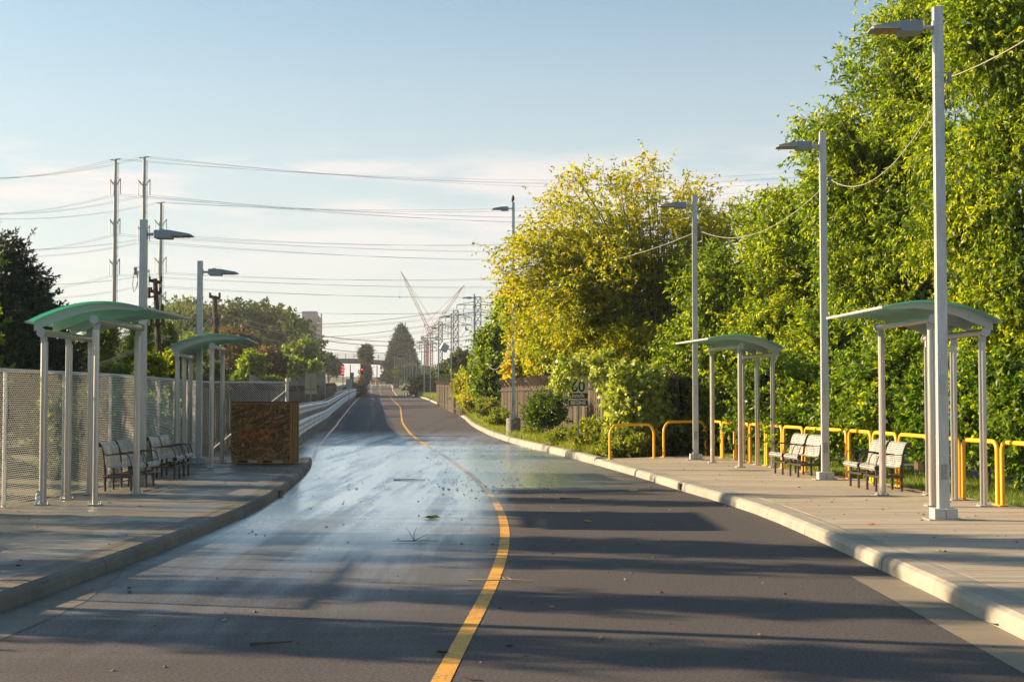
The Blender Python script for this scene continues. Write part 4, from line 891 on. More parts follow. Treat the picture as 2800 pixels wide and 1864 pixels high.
RTX = [([(1350, 950, 92, 52, 60), (1340, 1030, 90, 50, 60), (1375, 880+40, 92, 30, 40)], 'bushy green tree beyond the board fence, beside the roadside lamp', M_LEAFD), ([(1440, 930, 80, 50, 70), (1450, 1000, 78, 55, 40), (1410, 1000, 78, 35, 40)], 'orange and yellow shrub behind the lamp on its footing', M_LEAFY), ([(1400, 880, 110, 50, 60), (1430, 830, 110, 60, 50)], 'taller green tree behind the orange shrub', M_LEAF), ([(1500, 960, 62, 60, 70), (1540, 900, 60, 60, 60)], 'green tree between the orange shrub and the yellowing maple', M_LEAFY), ([(1262, 990, 180, 30, 28), (1240, 1010, 190, 35, 22)], 'far hazy green tree behind the row of lamps', M_FAR)]
for k, (s, lab, m) in enumerate(RTX):
    d = s[0][2]; q = max(1., d/55); tree('tree', lab, 'tree', s, s[0][0], d, 260, 9, 11, .15*q, .075*q, m, 80+k, r=.12, spread=.6*q, twl=.7, nb=14, nfine=14, droop=.4, bias=(.25 if k == 1 else 0))

# left hand side
def conifer(name, label, x, d, h, rad, seed, m=M_NEED, n=900, z0=.6, L=.22, Wd=.05, group=None, shape=1.0, spread=.35, lv=16, gz=None):
    R = np.random.default_rng(seed); gz = (zr(d) if gz is None else gz); t = thing(name, (x, d, gz), label, 'tree', group)
    lob_ = []; ncl = n; zz = z0 + (h-z0)*(1-np.sqrt(R.random(ncl))) ; rr = rad*np.power(np.clip((h-zz)/(h-z0), 0, 1), shape)*(.35+.75*R.random(ncl)**.5)*(1+.12*np.sin(zz*5)); a = R.random(ncl)*2*math.pi
    cc = np.stack([rr*np.cos(a), rr*np.sin(a), zz + .10*rr], 1); out = np.stack([np.cos(a), np.sin(a), .55+0*a], 1); out /= np.linalg.norm(out, axis=1)[:, None]
    tw = 4; nt_ = ncl*tw; ci = np.repeat(np.arange(ncl), tw); o = cc[ci] + R.normal(size=(nt_, 3))*spread*.5; dr = out[ci] + R.normal(size=(nt_, 3))*.35; dr /= np.linalg.norm(dr, axis=1)[:, None]
    ti = np.repeat(np.arange(nt_), lv); nl = nt_*lv; tt = R.random(nl); tl = spread*1.3
    base = o[ti] + dr[ti]*(tl*tt)[:, None]; ld = dr[ti] + R.normal(size=(nl, 3))*.55; ld /= np.linalg.norm(ld, axis=1)[:, None]; sd = np.cross(ld, R.normal(size=(nl, 3))); sd /= np.linalg.norm(sd, axis=1)[:, None]
    ll = L*(.6+.7*R.random(nl)); tip = base + ld*ll[:, None]; mid = base + ld*(ll*.5)[:, None]
    V = np.stack([base, mid+sd*Wd*.5, tip, mid-sd*Wd*.5], 1).reshape(-1, 3); tn = np.clip(np.repeat(.4+.25*R.normal(size=ncl), tw*lv) + .12*R.normal(size=nl), 0, 1)
    arr_mesh('crown', V, np.arange(nl*4).reshape(-1, 4), m, t, np.repeat(tn, 4))
    tr = MB(); tr.tube([(0, 0, -.2), (0, 0, h*.5), (0, 0, h*.97)], [rad*.09, rad*.06, .02], 8); tr.build('trunk', M_BARK, t, True)
    lb = MB()
    for i in range(0, ncl, max(1, ncl//90)): c = cc[i]; lb.tube([(0, 0, c[2]-.35*math.hypot(c[0], c[1])*.3), (c[0], c[1], c[2])], [rad*.02, rad*.006], 4, False)
    lb.build('limbs', M_BARK, t); return t
P0 = at(0, HZ, 45)
conifer('pine_tree', 'large dark pine at the edge of the picture above the fence', P0.x-.3, 45, 6.8, 2.75, 1, n=2100, z0=.3, L=.15, Wd=.05, shape=.6, spread=.36, lv=22, m=M_PINE)
LTX = [('cedar_tree', [(265, 960, 62, 50, 60), (230, 1010, 60, 40, 50), (300, 900+20, 62, 30, 40)], 'loose olive green cedar behind the nearer green shelter', M_WEED, .12, .04, -.2), ('cedar_tree', [(380, 950, 60, 38, 75), (370, 1000, 60, 45, 50), (395, 890, 60, 22, 30)], 'dark upright cedar seen under the green shelter roof', M_LEAFD, .12, .03, -.2), ('cedar_tree', [(450, 950, 66, 36, 70), (460, 1000, 66, 40, 45)], 'dark upright cedar behind the leaning utility pole', M_LEAFD, .12, .03, -.25),
       ('bush', [(410, 1015, 48, 32, 40)], 'bright yellow green bush below the dark cedar', M_LEAFY, .11, .08, -.1), ('bush', [(484, 1010, 50, 26, 50)], 'bright yellow green bush between lamp and second shelter', M_LEAFY, .11, .08, -.1), ('bush', [(150, 1010, 50, 60, 30)], 'low brownish bush at the foot of the large pine', M_BROWN, .11, .07, 0.), ('bush', [(330, 1030, 46, 60, 22)], 'low bright bush along the top of the lit fence', M_WEED, .11, .07, .1)]
for k, (nm, s, lab, m, L_, W_, bi) in enumerate(LTX): tree(nm, lab, 'tree' if nm != 'bush' else 'bush', s, s[0][0], s[0][2], 380, 9, 11, L_, W_, m, 100+k, r=.07, spread=.4, twl=.5, droop=(.1 if nm != 'bush' else .4), up=(.8 if nm != 'bush' else .3), nb=8, nfine=6, crown_name='crown' if nm != 'bush' else 'foliage', bias=bi)
# farther trees left of the road
FT = [([(650, 960, 150, 62, 60), (690, 1000, 150, 50, 40), (620, 1010, 150, 40, 30)], 'broad russet brown tree behind the second shelter roof', M_BROWN), ([(735, 1000, 140, 45, 45), (700, 1030, 140, 40, 25)], 'brown tree between two green ones beyond the rail line', M_BROWN), ([(690, 1000, 135, 34, 34), (670, 1030, 135, 30, 20)], 'light green tree before the russet ones', M_LEAFD),
      ([(820, 975, 190, 42, 40), (845, 950, 190, 26, 25), (800, 1010, 185, 30, 30), (850, 1010, 185, 28, 26)], 'round rich green tree beside the footbridge end', M_LEAFD), ([(740, 1050, 110, 34, 16)], 'yellow green bush above the concrete wall', M_WEED), ([(520, 980, 110, 34, 60), (545, 1010, 110, 30, 40)], 'dark tree behind the second lamp of the shaded platform', M_LEAFD), ([(575, 1020, 95, 36, 26)], 'greyish bush beneath the second shelter roof', M_FAR),
      ([(1000, 980, 432, 15, 24), (1003, 958, 432, 15, 16), (990, 966, 432, 13, 14)], 'slender pale tree standing before the footbridge', M_FAR), ([(1001, 1020, 428, 14, 24), (994, 1042, 428, 11, 12)], 'brown leaved tree below the slender pale one', M_BROWN), ([(895, 990, 420, 20, 24), (915, 1005, 420, 16, 22)], 'hazy tree behind the footbridge span', M_FAR), ([(975, 1065, 240, 26, 14), (955, 1070, 240, 20, 10)], 'rusty brush at the end of the guardrail', M_BROWN)]
for k, (s, lab, m) in enumerate(FT):
    d = s[0][2]; q = d/55; tree('tree' if k not in (4, 6, 10) else 'bush', lab, 'tree' if k not in (4, 6, 10) else 'bush', s, s[0][0], d, 260, 7, 8, .16*q**.85, .10*q**.85, m, 120+k, r=.1*q**.5, spread=.55*q**.8, twl=.6*q**.6, nb=12, nfine=8, droop=.3)
ek = MB(); E0, E1, EY0, EY1 = at(1082, HZ, 440).x, at(1420, HZ, 440).x+10, 425, 520
def ez(x, y): u = min(1, max(0, (x-E0)/6))*min(1, max(0, (E1-x)/25)); v = max(0, 1-abs((y-472)/47)**3); return zr(y)-.6 + (at(1150, 1018, 470).z - zr(y) + .6)*u*v
for j in range(11):
    for i in range(25): x = E0-1+(E1-E0+2)*i/24; y = EY0+(EY1-EY0)*j/10; ek.v.append((x, y, ez(x, y)))
for j in range(10):
    for i in range(24): q = j*25+i; ek.f.append((q, q+1, q+26, q+25))
tag(ek.build('embankment', simple('dark_scrub', (.03, .045, .012), .95, 0, .5, 1.5, .5), None, True), kind='structure', label='green embankment carrying the footbridge approach')
conifer('spruce_tree', 'large dark conical spruce standing beside the far footbridge', at(1098, HZ, 480).x, 480, at(1092, 889, 480).z-at(1092, 1050, 480).z, 5.6, 2, m=M_FARN, n=1900, z0=.3, L=.7, Wd=.24, shape=.8, spread=.8, lv=12, gz=at(1092, 1050, 480).z)
for k, (px, py, d, r_, lab) in enumerate(((712, 905, 260, 3.2, 'narrow grey green spruce on the hillside, left of three'), (756, 915, 260, 2.6, 'narrow grey green spruce on the hillside, middle of three'), (800, 895, 265, 2.6, 'narrow reddish spruce on the hillside, beside the round green tree'))):
    conifer('spruce_tree', lab, at(px, HZ, d).x, d, at(px, py, d).z-2, r_, 5+k, m=M_FAR if k != 2 else M_BROWN, n=300, z0=1, L=.8, Wd=.2, shape=.9, spread=.8, lv=8, gz=2.)
# wooded hill (one mass) on terrain of its own
hl = MB(); nx, ny = 22, 10; hx0, hx1, hy0, hy1 = -130, -40, 230, 380
def hz(x, y): a = max(0, 1-abs((x+95)/52)**2.6) * max(0, 1-abs((y-310)/85)**2); return 1.2 + 13*a
for j in range(ny+1):
    for i in range(nx+1): x = hx0+(hx1-hx0)*i/nx; y = hy0+(hy1-hy0)*j/ny; hl.v.append((x, y, hz(x, y)))
for j in range(ny):
    for i in range(nx): a = j*(nx+1)+i; hl.f.append((a, a+1, a+nx+2, a+nx+1))
tag(hl.build('hill', M_SOIL, None, True), kind='structure', label='low wooded hill beyond the rail line')
R_ = random.Random(7); lw = []
sil = [(430, 880), (470, 852), (540, 850), (600, 855), (660, 848), (720, 850), (770, 856), (810, 872), (835, 900), (860, 960)]
for k in range(110):
    px = R_.uniform(440, 790); d = R_.uniform(240, 340); topy = interp(sil, px) + R_.uniform(6, 70)*(1 if R_.random() < .7 else 2); py = topy + 28
    c = at(px, py, d); s = R_.uniform(4.2, 7); lw.append((tuple(c), (s*.75, s*.7, s*.6)))
for k in range(40):
    px = R_.uniform(480, 835); d = R_.uniform(228, 250); c = at(px, R_.uniform(960, 1030), d); lw.append((tuple(c), (3, 3, 3)))
wd, _, _ = crown('woodland', lw, 3600, 8, 8, .75, .5, M_FAR, None, 200, twl=1.6, spread=1.7, droop=.2, shell=.6, bias=-.02, tint_top=.25); tag(wd, kind='stuff', label='mass of broadleaf trees covering the far hill')
lw = [(tuple(at(px, py, d)), (r_, r_, r_*.6)) for px, py, d, r_ in [(1108+17*k, 1016+((k*7) % 5)*4, 440+(k*13) % 30, 3.+(k*3) % 3) for k in range(15)]] + [(tuple(at(px, 1062, 260)), (3, 3, 1.5)) for px in range(1165, 1260, 18)]
wd, _, _ = crown('far_thicket', lw, 700, 8, 6, .7, .45, M_FAR, None, 201, twl=.9, spread=1., droop=.2, bias=-.05); tag(wd, kind='stuff', label='dark thicket behind the row of distant lamps')
# trees beyond the near fence, outside the picture: their shade falls in stripes across platform and road
def ntree(x, d, w, z0, z1, nc, lab, seed, m=M_LEAFD):
    n_ = max(2, int((z1-z0)/max(.8, w))); wl = [((x, d, z0+(z1-z0)*(k+.5)/n_), (w, w*.9, (z1-z0)/n_*.75)) for k in range(n_)]
    t = thing('cedar_tree', (0, 0, 0), lab, 'tree', 'trees beyond the near fence'); ob, cc, out = crown('crown', wl, nc, 8, 11, .16, .085, m, t, seed, spread=.32, twl=.3, droop=.1, up=.5, shell=.1)
    wood(t, (x, d, 0), (x, d, z1*.95), cc, seed, .10, 8, M_BARK, 4)
SH = [(-14.0, 13.5, .62, 1.2, 8, 150), (-13.6, 15.8, .42, 1, 7.6, 110), (-14.2, 18.7, .25, .5, 7.8, 60), (-13.8, 20.4, .8, 1.8, 8, 170), (-13, 24.5, .40, .2, 5.5, 110), (-13, 30.0, 1.05, .1, 5.4, 230), (-13.5, 32.5, 1.15, .1, 5.4, 240), (-15.5, 11.0, .7, .5, 8, 130), (-17, 28.2, .5, 2.2, 8, 100), (-14, 35.2, 1.15, .1, 5.6, 240), (-22.5, 51, 1.2, 1, 8.5, 160), (-27.5, 62, 1.5, 1, 9, 180), (-36, 80, 2., 1, 10, 200)]
for k, (x, d, w, z0, z1, nc) in enumerate(SH): ntree(x, d, w, z0, z1, nc, 'narrow cedar beyond the close mesh fence, standing %s in its row' % ORD[k] if k < 13 else 'cedar', 300+k)
hw_ = [((-10.6-.3*math.sin(k), 11.5+.85*k, 1.15), (.55, .6, 1.15+.25*math.sin(k*2.1))) for k in range(9)]
hd_, _, _ = crown('hedge', hw_, 430, 8, 11, .12, .06, M_LEAFD, None, 350, spread=.3, twl=.3, droop=.2, shell=.2); tag(hd_, 'dark clipped hedge behind the close mesh fence', 'hedge')
ul_ = [((-9.0 - .25*math.sin(k*1.7) - (.35 if k > 5 else 0), 28.6 + .95*k, .9), (.45, .6, .95+.2*math.sin(k*2.3))) for k in range(10)]  # bushes added behind the shaded mesh so it shows dark
ud_, _, _ = crown('undergrowth', ul_, 420, 8, 10, .11, .06, M_LEAFD, None, 351, spread=.3, twl=.3, droop=.2, shell=.2, bias=-.2); tag(ud_, kind='stuff', label='undergrowth added to darken the view through the shaded end of the mesh fence')
# grass verge behind the rails
def grass(name, label, pts_fn, n, h, seed, m=M_GRASS):
    R = np.random.default_rng(seed); B = pts_fn(R, n); a = R.random(n)*2*math.pi; hh = h*(.4+.9*R.random(n)); lean = .5*R.normal(size=(n, 2))*hh[:, None]
    s = np.stack([np.cos(a), np.sin(a), 0*a], 1)*.006*(B[:, 1]/25)[:, None]; tip = B.copy(); tip[:, 2] += hh; tip[:, :2] += lean
    V = np.stack([B-s, B+s, tip], 1).reshape(-1, 3); tn = np.clip(.5+.25*R.normal(size=n), 0, 1)
    o = arr_mesh(name, V, np.arange(n*3).reshape(-1, 3), m, None, np.repeat(tn, 3)); tag(o, kind='stuff', label=label)
def verge(R, n):
    d = 16+24*R.random(n)**1.0; x = np.array([rb(v) for v in d]) + .06 + 2.2*R.random(n)**1.3; return np.stack([x, d, np.full(n, .13)], 1)
grass('grass', 'short green grass verge behind the yellow rails', verge, 42000, .10, 5)
def verge2(R, n):
    d = 39+66*R.random(n)**1.4; x = np.array([xr(v) for v in d]) + .3 + 1.6*R.random(n); return np.stack([x, d, np.array([zr(v) for v in d])+.1], 1)
grass('roadside_grass', 'rough grass between kerb and board fence', verge2, 30000, .3, 6, M_WEED)
def verge3(R, n):
    d = 105+200*R.random(n)**1.3; x = np.array([xr(v) for v in d]) + .4 + 6*R.random(n); B = np.stack([x, d, np.array([zr(v) for v in d])+.1], 1); return B
grass('far_roadside_grass', 'yellow green grass along the far roadside', verge3, 22000, .7, 7, M_WEED)

# ---------------------------------------------------------------- power lines
def monopole(px, ty, d, label, arms, hw):
    top = at(px, ty, d); t = thing('transmission_pole', (top.x, d, 0), label, 'transmission pole', 'tubular steel transmission poles'); H = top.z
    m_ = MB(); m_.tube([(0, 0, 0), (0, 0, H)], [.46*d/260, .26*d/260], 12); m_.build('pole', M_MONO, t, True)
    l = MB(); sx = .38*d/260
    for s in (0, .22): l.bar((sx+s, 0, H*.35), (sx+s, 0, H-.5), .05)
    z = H*.35
    while z < H-.5: l.bar((sx, 0, z), (sx+.22, 0, z), .06); z += 1.3
    l.build('ladder', M_MONO, t)
    c = MB(); c.bar((-.9, 0, H-.1), (.9, 0, H+.1), .16); c.build('cross_arm', M_MONO, t)
    tips = [Vector((top.x-.9, d, H)), Vector((top.x+.9, d, H+.1))]
    for ay in arms:
        za = at(px, ay, d).z; k = d/F
        for s in (-1, 1):
            a = MB(); e = Vector((s*hw*k, 0, za + (26 if s > 0 else 20)*k*.5)); a.tube([(0, 0, za-8*k*.6), (s*hw*k*.4, 0, za-2*k), tuple(e)], [.16, .13, .1], 6); ar = a.build('arm', M_ALUP if s > 0 else M_MONO, t)
            i_ = MB(); n_ = 12; zz = e.z; Ln = 43*k
            i_.tube([(e.x, 0, zz-Ln*q/n_) for q in range(n_+1)], [.05 if q % 2 else .12 for q in range(n_+1)], 6); i_.build('insulator', M_LAMPG, ar)
            tips.append(Vector((top.x+e.x, d, zz-Ln)))
    return tips
T1 = monopole(316, 436, 260, 'tall tubular transmission pole, leftmost of the three above the green shelter', (501, 610, 720), 14)
T2 = monopole(395, 430, 262, 'tall tubular transmission pole rising behind the short street lamp', (503, 630, 750), 16)
T3 = monopole(440, 554, 320, 'lower tubular transmission pole beside the leaning utility pole', (612, 715, 810), 16)
rows2 = [488, 493, 590, 604, 702, 712, 795, 806]
wi = 0
def wire(a, b, sag, label, r=.03, m=M_WIRE, n=22):
    global wi
    o = MB().tube(catenary(a, b, sag, n), r, 3, False).build('power_line', m); tag(o, label, 'power line', 'overhead power lines'); wi += 1
for ti_, (T, pole) in enumerate(((T1, 'leftmost transmission pole'), (T2, 'second transmission pole'), (T3, 'lowest transmission pole'))):
    for j, p in enumerate(T):
        lv = 'topmost pair' if j < 2 else ['upper', 'middle', 'lower'][(j-2)//2] + ' arm'
        side = 'one side' if j % 2 else 'other side'
        b = at(2350, [455, 470, 560, 566, 640, 650, 725, 735][j] + ti_*14, 420)
        wire(p, b, 4. + ti_*.5, 'power line from the %s, %s, %s, running towards the trees' % (pole, lv, side), .026 + .003*ti_)
        c = at(-260, (1083 - (1083-[466, 470, 560, 566, 668, 676, 780, 790][j])*(1.0 if ti_ < 2 else .82)), 285)
        wire(p, c, 2.5, 'power line from the %s, %s, %s, running out of the picture' % (pole, lv, side), .026)
# second set of long spans, toward lattice towers on the right
def lattice(px, ty, d, bw, label, arms):
    top = at(px, ty, d); t = thing('lattice_tower', (top.x, d, zr(min(d, 1300))*0), label, 'pylon', 'lattice transmission pylons'); H = top.z; k = d/F; m_ = MB(); w = lambda z: (bw*k if z > H*.45 else bw*k + (H*.45-z)*.22)/1.0
    lv = [0] + list(np.linspace(H*.16, H, 11)); q = k*1.6
    for a, b in zip(lv, lv[1:]):
        for sx, sy in ((-1, -1), (1, -1), (1, 1), (-1, 1)):
            m_.bar((sx*w(a)/2, sy*w(a)/2, a), (sx*w(b)/2, sy*w(b)/2, b), q)
        for s in (-1, 1):
            m_.bar((-w(a)/2, s*w(a)/2, a), (w(b)/2, s*w(b)/2, b), q*.7); m_.bar((w(a)/2, s*w(a)/2, a), (-w(b)/2, s*w(b)/2, b), q*.7); m_.bar((-w(b)/2, s*w(b)/2, b), (w(b)/2, s*w(b)/2, b), q*.6)
            m_.bar((s*w(a)/2, -w(a)/2, a), (s*w(b)/2, w(b)/2, b), q*.6)
    m_.build('mast', M_TRANS, t); tips = []
    for ay, hw in arms:
        z = at(px, ay, d).z; a = MB(); e = hw*k
        for s in (-1, 1):
            a.bar((s*bw*k/2, 0, z), (s*e, 0, z), q*.8); a.bar((s*bw*k/2, 0, z+9*k), (s*e, 0, z), q*.7)
            for f_ in (.35, .6, .8): a.bar((s*(bw*k/2+(e-bw*k/2)*f_), 0, z), (s*(bw*k/2+(e-bw*k/2)*f_), 0, z+9*k*(1-f_)), q*.5)
            for f_ in (.55, 1.): xx = s*(bw*k/2+(e-bw*k/2)*f_); a.bar((xx, 0, z), (xx, 0, z-10*k), q*.9); tips.append(Vector((top.x+xx, d, z-10*k)))
        a.build('cross_arm', M_TRANS, t)
    return tips
L1 = lattice(1307, 812, 430, 16, 'large lattice pylon behind the roadside lamp row, nearest of them', ((833, 58), (862, 60)))
L2 = lattice(1246, 849, 560, 14, 'lattice pylon between two roadside lamps', ((868, 44), (889, 45)))
L3 = lattice(1204, 880, 700, 11, 'smaller lattice pylon behind the crane', ((895, 34), (912, 34)))
L4 = lattice(1165, 925, 900, 8, 'smallest lattice pylon, hazy at the foot of the crane', ((938, 28), (950, 28)))
for j, p in enumerate(L1):
    b = at(-400, [700, 712, 724, 735, 760, 770, 782, 795][j], 300); wire(p, b, 9, 'long power line from the nearest lattice pylon, span %s from the top' % ORD[min(j, 12)], .045)
    b = at(2300, [690, 700, 705, 715, 735, 745, 750, 760][j], 300); wire(p, b, 5, 'power line from the nearest lattice pylon into the maple, span %s' % ORD[min(j, 12)], .045)
for j, p in enumerate(L2): wire(p, L1[j], 4, 'power line between the two nearer lattice pylons, strand %s' % ORD[min(j, 12)], .05, n=8)
for j, p in enumerate(L3): wire(p, L2[j], 4, 'power line between the middle lattice pylons, strand %s' % ORD[min(j, 12)], .06, n=8)
# wooden utility poles
def upole(px0, py0, px1, d, label, big):
    top = at(px0, py0, d); b = at(px1, HZ, d); t = thing('utility_pole', (b.x, d, 0), label, 'utility pole'); e = Vector((top.x-b.x, 0, top.z)); k = d/60.
    m_ = MB(); m_.tube([(0, 0, 0), tuple(e)], [.15*k, .10*k], 9); m_.build('pole', M_CREO, t, True); u = e.normalized()
    c = MB()
    for dz, hw in ((.15, .24), (.6, .2)) if big else ((.1, .2), (1.2, .14)):
        p = e - u*dz*k; c = MB(); c.bar(p + Vector((-hw*k, 0, .08*k)), p + Vector((hw*k, 0, -.02*k)), .10*k)
        for s in (-1, 1): c.tube([p + Vector((s*hw*k, 0, .02)), p + Vector((s*hw*k, 0, .24*k))], .05*k, 6)
        c.build('cross_arm', M_CREO, t)
    if big:
        for dz, s in ((.6, -1), (1.4, -1), (1.3, 1), (1.75, 1), (1.75, -1)): p = e - u*dz*k; c = MB(); c.tube([p + Vector((s*.1, 0, -.15)), p + Vector((s*.26, -.1, -.2)), p + Vector((s*.26, -.1, .22))], [.05, .09, .05], 7); c.build('fitting', M_CREO, t)
    return Vector((b.x, d, 0)) + e
U1 = upole(424, 762, 448, 58, 'dark leaning wooden utility pole crowded with fittings', True)
U2 = upole(587, 809, 596, 110, 'slim dark wooden utility pole above the second shelter', False)
for k, (py, pz, b) in enumerate(((858, 912, 'upper'), (872, 930, 'middle'), (898, 955, 'lower'))):
    o = MB().tube(catenary(at(592, py-6, 110), at(1290, pz+4-8*k, 150), 1.4, 20), .028, 4, False).build('utility_wire', M_CABLE); tag(o, 'sunlit utility wire running from the slim wooden pole, %s one' % b, 'wire')
    o = MB().tube(catenary(at(592, py-6, 110), at(430, py+65-20*k, 58), .5, 12), .012, 4, False).build('utility_wire', M_CABLE); tag(o, 'utility wire between the two wooden poles, %s one' % b, 'wire')
    o = MB().tube(catenary(at(430, py+65-20*k, 58), at(0, py+150-10*k, 40), .5, 12), .008, 4, False).build('utility_wire', M_CABLE); tag(o, 'utility wire passing behind the green shelter, %s one' % b, 'wire')

# ---------------------------------------------------------------- cranes
def crane(px_m, d, tip, piv, ct, label, hook=True):
    b = at(piv[0], piv[1], d); t = thing('tower_crane', (b.x, d, 0), label, 'crane', 'luffing tower cranes'); k = d/F; w = 7*k; H = b.z; q = 1.5*k
    m_ = MB(); zs = np.linspace(0, H-20*k, 22)
    for a, c in zip(zs, zs[1:]):
        for sx in (-1, 1):
            for sy in (-1, 1): m_.bar((sx*w/2, sy*w/2, a), (sx*w/2, sy*w/2, c), q)
        m_.bar((-w/2, -w/2, a), (w/2, -w/2, c), q*.7); m_.bar((w/2, -w/2, a), (-w/2, -w/2, c), q*.7)
    m_.build('mast', M_CRANE, t)
    e = at(*tip, d); J = Vector((e.x-b.x, 0, e.z)); o0 = Vector((0, 0, H-8*k)); u = (J-o0).normalized(); nrm = Vector((-u.z, 0, u.x))*3.2*k; m_ = MB(); mr_ = MB(); N = 26
    for i in range(N):
        a = o0.lerp(J, i/N); c = o0.lerp(J, (i+1)/N); f0, f1 = min(1, (N-i)/6), min(1, (N-i-1)/6); tgt = mr_ if i < 9 else m_
        tgt.bar(a+nrm*f0, c+nrm*f1, q*.8); tgt.bar(a-nrm*f0, c-nrm*f1, q*.8); tgt.bar(a+nrm*f0*(1 if i % 2 else -1), c+nrm*f1*(-1 if i % 2 else 1), q*.5)
    mr_.build('jib_foot', M_CRANE, t); m_.build('jib', M_CRANEW, t)
    s = 1 if J.x < 0 else -1
    m_ = MB(); m_.box((0, 0, H-14*k), (30*k, 6*k, 4*k)); m_.build('deck', M_TRANS, t)
    m_ = MB(); m_.box((s*14*k, 0, H-14*k), (9*k, 7*k, 11*k)); m_.build('counterweight', M_CRANEW, t)
    m_ = MB(); m_.tube([tuple(J), (s*9*k, 0, H+22*k), (s*14*k, 0, H-8*k)], .12*k*4, 4); m_.bar(tuple(o0), (s*9*k, 0, H+22*k), q*.8); m_.build('pendant', M_CRANE, t)
    if hook:
        m_ = MB(); m_.tube([tuple(J), (J.x-3*k, 0, J.z-78*k)], .06*k*4, 4); m_.box((J.x-3*k, 0, J.z-72*k), (2.5*k, 2.5*k, 5*k)); m_.build('hook_block', M_TRANS, t)
crane(1176, 950, (1096, 741), (1180, 910), 0, 'red tower crane with its long jib raised to the left')
crane(1176, 960, (1270, 778), (1169, 910), 0, 'red tower crane with its jib raised to the right')

# ---------------------------------------------------------------- footbridge, far buildings, signals
fb = thing('footbridge', (0, 0, 0), 'pale concrete footbridge arching over the far road with railing', 'bridge'); d = 505; k = d/F
def by(px): return 980 + ((px-960)/115)**2*5 + (px-960)*.022
cols_ = np.linspace(790, 1125, 16); 
for a, b in zip(cols_, cols_[1:]):
    A, B = at(a, by(a), d), at(b, by(b), d); m_ = MB(); q = [(A.x, A.z), (B.x-.05, B.z), (B.x-.05, B.z-1.35), (A.x, A.z-1.35)]; m_.prism(q[::-1], 1, d-1.5, d+1.5); m_.build('deck_segment', M_CONC if not 960 < a < 1000 else M_KERBD, fb)
    m_ = MB(); m_.prism([(A.x, A.z-1.36), (B.x, B.z-1.36), (B.x, B.z-1.75), (A.x, A.z-1.75)][::-1], 1, d-1.2, d+1.2); m_.build('girder', M_CREO, fb)
    m_ = MB()
    for h_ in (.7, 1.4, 2.2): m_.bar((A.x, d-1.5, A.z+h_*.8), (B.x, d-1.5, B.z+h_*.8), .10)
    m_.bar((A.x, d-1.5, A.z), (A.x, d-1.5, A.z+1.8), .16); m_.build('railing', simple('rust_railing', (.22, .12, .07), .8), fb)
for px, w in ((855, 4.), (958, .6), (1031, .6), (1084, 4.5)):
    A = at(px, by(px), d); m_ = MB(); m_.box((A.x, d, (A.z-1.7)/2-.5), (w*.35 if w < 1 else w*.4, 1.2, A.z-1.4)); m_.build('pier', M_CONC, fb)
far_b = thing('overpass', (0, 0, 0), 'low hazy overpass crossing the end of the road', 'bridge'); a, b = at(930, 1050, 900), at(1090, 1050, 900)
m_ = MB(); m_.box(((a.x+b.x)/2, 900, a.z), (b.x-a.x, 6, 2.2)); m_.build('deck', M_CONC, far_b)
for px in (960, 1000, 1035, 1070): p = at(px, 1055, 900); m_ = MB(); m_.box((p.x, 900, p.z-3), (1.5, 2, 6)); m_.build('pier', M_CONC, far_b)
# apartment block
ap = thing('apartment_building', (0, 0, 0), 'distant red brick apartment tower with balconies behind the wooded hill', 'building'); d = 800; k = d/F
a, b = at(836, 872, d), at(890, 1083, d); M_BRK = simple('far_red_brick', (.25, .105, .08), .9, 0, .15, .4); M_BLC = simple('balcony_white', (.5, .48, .46), .7); M_WIN = simple('window_glass', (.10, .13, .16), .2)
m_ = MB(); m_.box(((a.x+b.x)/2-2, d, a.z/2), ((b.x-a.x)-2, 14, a.z)); m_.build('wall', M_BRK, ap)
m_ = MB(); rx0, rx1 = a.x-1, b.x-3; m_.prism([(rx0, a.z), (rx1, a.z), (rx1-2.5, a.z+3), (rx0+4, a.z+3.6), (rx0+1, a.z+1.)], 1, d-7.2, d+7); m_.build('roof', simple('grey_roof', (.2, .19, .2), .8), ap)
pt_ = at(838, 860, d); m_ = MB(); m_.box((pt_.x+2, d, pt_.z), (8, 8, 3.4)); m_.build('penthouse', simple('grey_penthouse', (.25, .2, .2), .8), ap)
m_ = MB(); m_.box((b.x-1.6, d-7, (a.z+2)/2), (.5, 1.6, a.z+3)); m_.build('stair_wall', M_BRK, ap)
for fl_ in range(16):
    z = a.z-2.2-fl_*2.75
    if z < 12: break
    for q, wx in enumerate((-8.2, -4.8, -1.4)):
        m_ = MB(); m_.box((b.x-1+wx, d-7.06, z), (1.5, .2, 1.3)); w_ = m_.build('window', M_WIN, ap); m_ = MB(); m_.box((b.x-1+wx, d-7.1, z-.75), (1.7, .3, .15)); m_.build('sill', M_BLC, w_)
    m_ = MB(); m_.box((b.x-2.9, d-7.7, z-.5), (2.0, 1.5, .9)); m_.build('balcony', M_BLC, ap)
